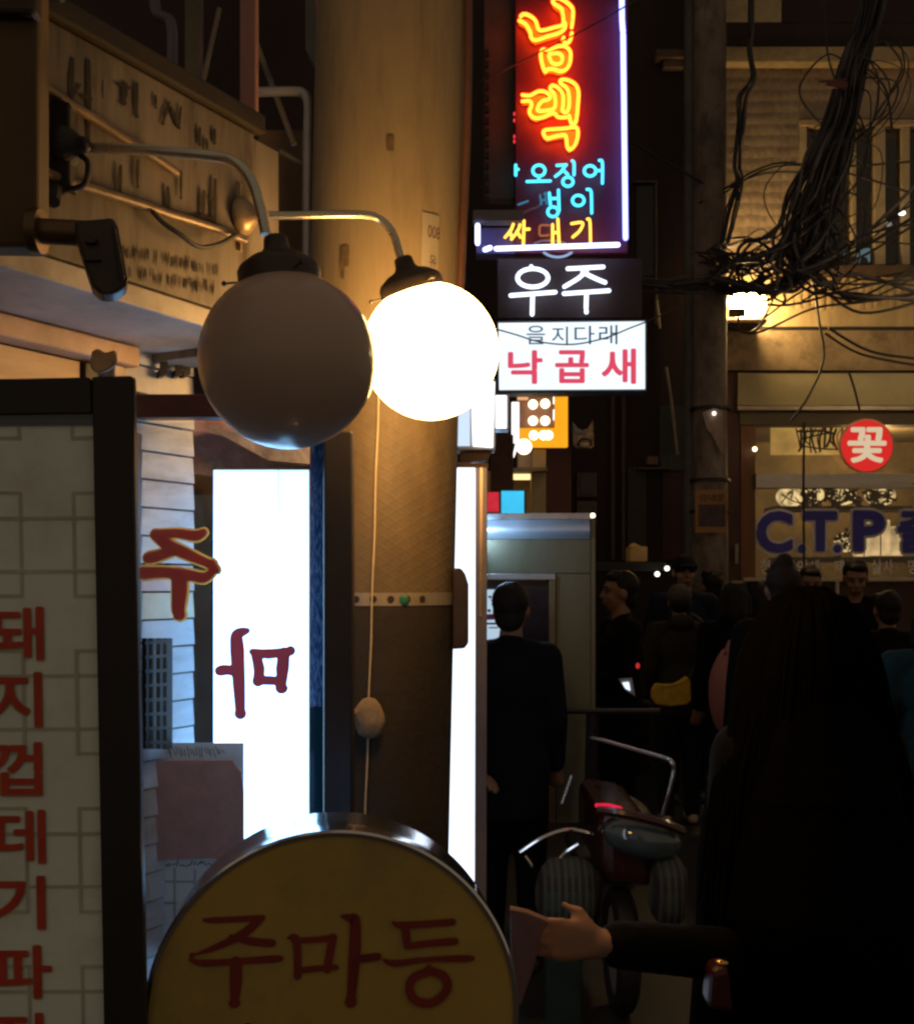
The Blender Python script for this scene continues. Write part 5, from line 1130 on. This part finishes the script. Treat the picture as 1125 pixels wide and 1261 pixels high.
    for k in (1, -1):
        j.cap(W(.05 * k, .005, 1.425), .062 * s, sh[k], .072 * s); j.cap(sh[k], .074 * s, arm[k][0], .060 * s); j.cap(arm[k][0], .058 * s, arm[k][0] + (arm[k][1] - arm[k][0]) * .95, .045 * s)
    if hooded: j.ball(W(0, .08, 1.47), (.10 * s, .07 * s, .06 * s), 12, Mz)
    jk = cloth('jacket_%02d%02d%02d' % tuple(int(c * 99) for c in jacket), jacket); remesh(j, 'jacket', jk, root, voxel)
    t = MB()
    t.ball(W(0, .01, .92), ((.165) * s, (.12) * s, .14 * s), 16, Mz)
    for k in (1, -1): t.cap(hip[k], .098 * s, kn[k], .073 * s); t.cap(kn[k], .072 * s, an[k], .058 * s)
    remesh(t, 'trousers', cloth('trousers_%02d%02d%02d' % tuple(int(c * 99) for c in trousers), trousers), root, voxel)
    for k in (1, -1):
        f_ = MB(); a0 = an[k] + Vector((0, 0, -.045 * s)); f_.cap(a0 + Mz @ Vector((0, .04, 0)) * s, .040 * s, a0 + Mz @ Vector((0, -.15, -.005)) * s, .036 * s); remesh(f_, 'shoe', mat('shoe_%02d' % int(shoes[0] * 99), shoes, .5), root, voxel)
    h = MB(); hm = mat('hair_%02d%02d' % (int(haircol[0] * 999), int(haircol[1] * 999)), haircol, .55, var=.3, vs=30, bump=.5, bs=160, streak=6, spec=.2)
    if hair in ('short', 'long', 'bun', 'bob'):
        h.ball(hp(0, .034, .040), (.085 * s, .094 * s, .090 * s), 20, HM); h.ball(hp(0, .060, -.03), (.072 * s, .05 * s, .07 * s), 14, HM)
        h.ball(hp(.01, -.040, .090), (.060 * s, .040 * s, .026 * s), 14, HM)
        for i in range(14): h.ball(hp(random.uniform(-.045, .045), random.uniform(-.03, .08), .095 + random.uniform(-.02, .018)), random.uniform(.018, .03) * s, 8)
        if hair == 'bob':
            for k in (1, -1): h.cap(hp(.078 * k, .02, .02), .034 * s, hp(.085 * k, .02, -.10), .036 * s)
            h.cap(hp(0, .07, 0), .07 * s, hp(0, .075, -.10), .07 * s)
        if hair == 'long':
            for k in (1, -1): h.cap(hp(.075 * k, .03, .0), .036 * s, hp(.10 * k, .05, -.30), .045 * s)
            h.cap(hp(0, .07, 0), .075 * s, hp(0, .10, -.34), .085 * s)
        if hair == 'bun': h.ball(hp(0, .05, .135), .045 * s, 12); 
        remesh(h, 'hair', hm, root, voxel)
    if cap or hair == 'beanie':
        h.ball(hp(0, .03, .0), (.079 * s, .088 * s, .085 * s), 16, HM); remesh(h, 'hair', hm, root, voxel)
        c_ = MB(); c_.ball(hp(0, .014, .05), (.089 * s, .106 * s, .088 * s), 20, HM)
        c_.lathe([(.092 * s, 0), (.098 * s, .014 * s), (.096 * s, .03 * s)], hp(0, .012, .028), HM @ Vector((0, -.12, 1)), 24)
        if cap == 'brim': c_.ball(hp(0, -.105, .045), (.066 * s, .07 * s, .010 * s), 16, HM)
        remesh(c_, 'hat', cloth('hat_' + (cap or 'beanie'), (.014, .013, .015) if cap else (.085, .075, .07)), root, voxel * .9)
    return root, W, hp, arm, s

# the dark-haired figure close to the camera, back turned, arm out to the round sign
YW = 2.10; KW_ = YW / F
Xw = (990 - HX) / F * YW
def loc_w(px, py, Y):                                  # photo point to her own coordinates (she faces away, yaw = pi)
    p = P(px, py, Y); s = 1.58 / 1.72
    return (-(p.x - Xw) / s, -(p.y - YW) / s, p.z / s)
w_root, WW, hpw, armw, sw = person(996, YW, 1.58, math.pi, 'person in black coat with long dark hair reaching toward the round sign', 'none', jacket=(.003, .0025, .003), trousers=(.003, .003, .004), voxel=.009, wide=.76, coat_to=.55, group=None,
    Rr=(loc_w(925, 1180, 2.06), loc_w(745, 1163, 1.86)), L=((.215, .0, 1.10), (.205, -.16, .90)), handd={-1: (-.93, -.05, .10)}, palm={-1: (-.1, .95, -.2)}, curl=.42, nod=.05)
h = MB()
h.ball(hpw(0, .015, .035), (.095, .110, .101), 24); h.cap(hpw(0, .03, .0), .10, hpw(0, .06, -.30), .155); h.cap(hpw(0, .06, -.30), .155, hpw(0, .07, -.52), .19)
random.seed(21)
for i in range(1000):
    a = random.uniform(-math.pi * .08, math.pi * 1.08)       # locks from the crown, round the sides and the back
    ln = random.uniform(.42, .66); fl_o = random.uniform(.04, .13); ca_, sa_ = math.cos(a), math.sin(a); q_ = random.uniform(.9, 1.08)
    pts = [hpw(ca_ * .012 + random.uniform(-.02, .02), .02 + random.uniform(-.03, .03), .136 + random.uniform(-.006, .003)), hpw(ca_ * .070 * q_, sa_ * .085 * q_ + .015, .105), hpw(ca_ * .112 * q_, sa_ * .122 * q_ + .015, .030), hpw(ca_ * .140 * q_, sa_ * .13 * q_ + .02, -.08),
           hpw(ca_ * (.152 + fl_o * .4), sa_ * .125 + .035, -.08 - ln * .45), hpw(ca_ * (.155 + fl_o * .55) + random.uniform(-.02, .02), sa_ * .12 + .04, -.08 - ln)]
    sp_ = smoothpts(pts, 4); m_ = len(sp_) - 1
    h.tube(sp_, [.002 + .0065 * math.sin(math.pi * min(1, k / m_ * .85 + .12)) for k in range(m_ + 1)], 5)
h.build('hair', mat('black_hair', (.0035, .0028, .0025), .7, var=.3, vs=20, bump=.2, bs=120, streak=5, spec=.005), w_root, smooth=True)
ct = MB(); cx_ = P(992, 0, 2.13).x
prof = [(1.30, .13, .10), (1.22, .185, .125), (1.08, .205, .14), (.90, .215, .15), (.70, .225, .155), (.48, .235, .16)]
nn = 36
ct.add([Vector((cx_ + rx_ * math.cos(2 * math.pi * j / nn) * (1 + .02 * math.sin(5 * j + zz * 9)), 2.14 + ry_ * math.sin(2 * math.pi * j / nn) * (1 + .04 * math.sin(3 * j + zz * 7)), zz)) for zz, rx_, ry_ in prof for j in range(nn)],
       [(i * nn + j, i * nn + (j + 1) % nn, (i + 1) * nn + (j + 1) % nn, (i + 1) * nn + j) for i in range(len(prof) - 1) for j in range(nn)])
ct.build('coat', mat('black_coat_wool', (.003, .0026, .003), .9, var=.3, vs=20, bump=.2, spec=.01), w_root, smooth=True)
# what the hand holds
ca = MB(); ca.poly([P(x, y, 1.80) for x, y in [(628, 1120), (650, 1125), (676, 1136), (668, 1150), (655, 1200), (640, 1240), (630, 1225)]], (0, .012, .004))
tag(ca.build('paper_card', mat('pinkish_card', (.17, .085, .065), .6, var=.15), bev=.002), 'folded pinkish card held between the hand and the round sign', 'card')
bg_ = thing('handbag', 'dark red handbag with a small gold clasp hanging against the black coat', 'bag', P(880, 1245, 1.85))
mb = MB(); mb.hexa([P(872, 1245, 1.86), P(905, 1250, 1.86), P(898, 1190, 1.86), P(876, 1195, 1.86)], (0, .06, 0)); mb.build('bag_body', mat('oxblood_leather', (.05, .008, .008), .4), bg_, bev=.012)
mb = MB(); mb.ball(P(889, 1186, 1.84), (.012, .008, .006), 12); mb.build('clasp', mat('gold_clasp', (.8, .5, .18), .25, 1.0), bg_, smooth=True)

P_ = person
P_(842, 8.1, 1.79, 0, 'person in dark blue jacket and black brimmed cap facing the street', cap='brim', hair='none', jacket=(.012, .015, .036), face=True, L=((.26, .0, 1.14), (.2, -.16, 1.0)), Rr=((-.27, -.02, 1.13), (-.23, -.16, .95)))
r_, Wb, hb, ab, sb_ = P_(836, 7.3, 1.575, math.pi, 'person in grey beanie seen from behind with a mustard waist bag', hair='beanie', jacket=(.032, .026, .022), trousers=(.014, .015, .02), shoes=(.50, .38, .28), hooded=True)
wb = thing('waist_bag', 'mustard yellow crescent bag slung across the back of the grey coat', 'bag', P(826, 868, 7.12))
mb = MB(); o = [(803, 850), (808, 842), (818, 843), (830, 843), (838, 839), (846, 833), (850, 838), (851, 862), (846, 868), (826, 870), (808, 868), (803, 860)]
mb.poly([P(x, y, 7.10) for x, y in o], (0, .07, 0)); mb.build('bag_body', mat('mustard_canvas', (.80, .50, .04), .75, var=.2, vs=20, bump=.3), wb, bev=.015)
mb = MB(); mb.tube(smoothpts([P(848, 836, 7.11), P(862, 800, 7.11), P(866, 770, 7.13), P(850, 756, 7.2)], 5), .012, 6); mb.build('strap', BLACK, wb, smooth=True)
P_(764, 6.0, 1.66, R(-82), 'person in long black coat holding a lit phone beside the kiosk', hair='short', jacket=(.006, .006, .007), face=True, coat_to=.6, L=((.2, -.06, 1.14), (.08, -.24, 1.10)), Rr=((-.22, -.02, 1.12), (-.12, -.2, 1.02)))
ph_ = thing('phone', 'phone with a white glowing screen held low by the long black coat', 'phone', P(772, 850, 5.7))
mb = MB(); mb.poly([P(x, y, 5.7) for x, y in [(761, 836), (778, 835), (782, 858), (770, 850)]], (0, .012, 0)); mb.build('casing', ALU, ph_, bev=.002)
mb = MB(); mb.poly([P(x, y, 5.69) for x, y in [(766, 841), (774, 840), (776, 851), (770, 848)]], (0, .004, 0)); mb.build('display', em('phone_screen', (.8, .95, 1.1), 1.3), ph_)
mb = MB(); mb.ball(P(785, 820, 5.7), (.011, .011, .016), 10); tag(mb.build('red_light', em('red_glint', (1, .06, .05), .5), smooth=True), 'small red light glinting above the phone', 'light')
P_(904, 6.9, 1.60, math.pi, 'person with bobbed black hair turned away next to the pilaster', hair='bob', jacket=(.008, .007, .0065))
pk = thing('backpack', 'dusty pink rounded backpack showing beside the long dark hair', 'bag', P(893, 910, 6.4))
mb = MB(); mb.ball(P(893, 853, 6.4), (20 * 6.4 / F, .11, 54 * 6.4 / F), 24); mb.v = [v + noise.noise_vector(v * 7) * .012 for v in mb.v]; mb.build('bag_body', mat('dusty_pink_nylon', (.40, .165, .165), .6, var=.12, vs=20, bump=.25, bs=25), pk, smooth=True)
mb = MB(); mb.tube(smoothpts([P(893, 805, 6.33), P(899, 790, 6.4), P(904, 800, 6.5)], 4), .012, 6); mb.build('strap', mat('pink_strap', (.3, .12, .12), .7), pk, smooth=True)
P_(963, 5.2, 1.685, math.pi, 'person with dark hair in a top knot turned to the shop window', hair='bun', jacket=(.006, .005, .005), haircol=(.02, .012, .01))
P_(996, 8.2, 1.72, R(-10), 'person whose face shows beside the top knot before the shop sill', hair='short', face=True, nod=.25, jacket=(.02, .018, .016))
P_(1052, 7.6, 1.765, R(-15), 'person with thick black fringe looking down in front of the shop sill', hair='short', face=True, nod=.35, jacket=(.007, .0065, .0075))
P_(1150, 5.0, 1.52, R(160), 'person in teal blue jacket at the edge of the crowd', hair='bob', jacket=(.012, .042, .065), wide=1.15)
P_(1092, 6.3, 1.55, math.pi, 'person in dark clothes between the fringe and the teal jacket', hair='short', jacket=(.008, .007, .0065))
P_(629, 4.55, 1.60, math.pi * .93, 'person in dark navy jacket standing before the steel kiosk window', hair='short', jacket=(.004, .006, .011), trousers=(.004, .005, .010), wide=.9, coat_to=.7,
   Rr=((-.215, -.03, 1.12), (-.20, -.16, .90)), L=((.26, .05, 1.14), (.16, .22, .93)), handd={1: (.75, -.5, -.35)})
P_(876, 8.8, 1.68, math.pi * 1.1, 'person in dark clothes standing deepest in the crowd by the street pole', hair='short', jacket=(.008, .007, .0065))
P_(930, 7.3, 1.60, math.pi * .95, 'person in dark clothes between the pink backpack and the top knot', hair='bob', jacket=(.006, .0055, .005), haircol=(.008, .006, .006))
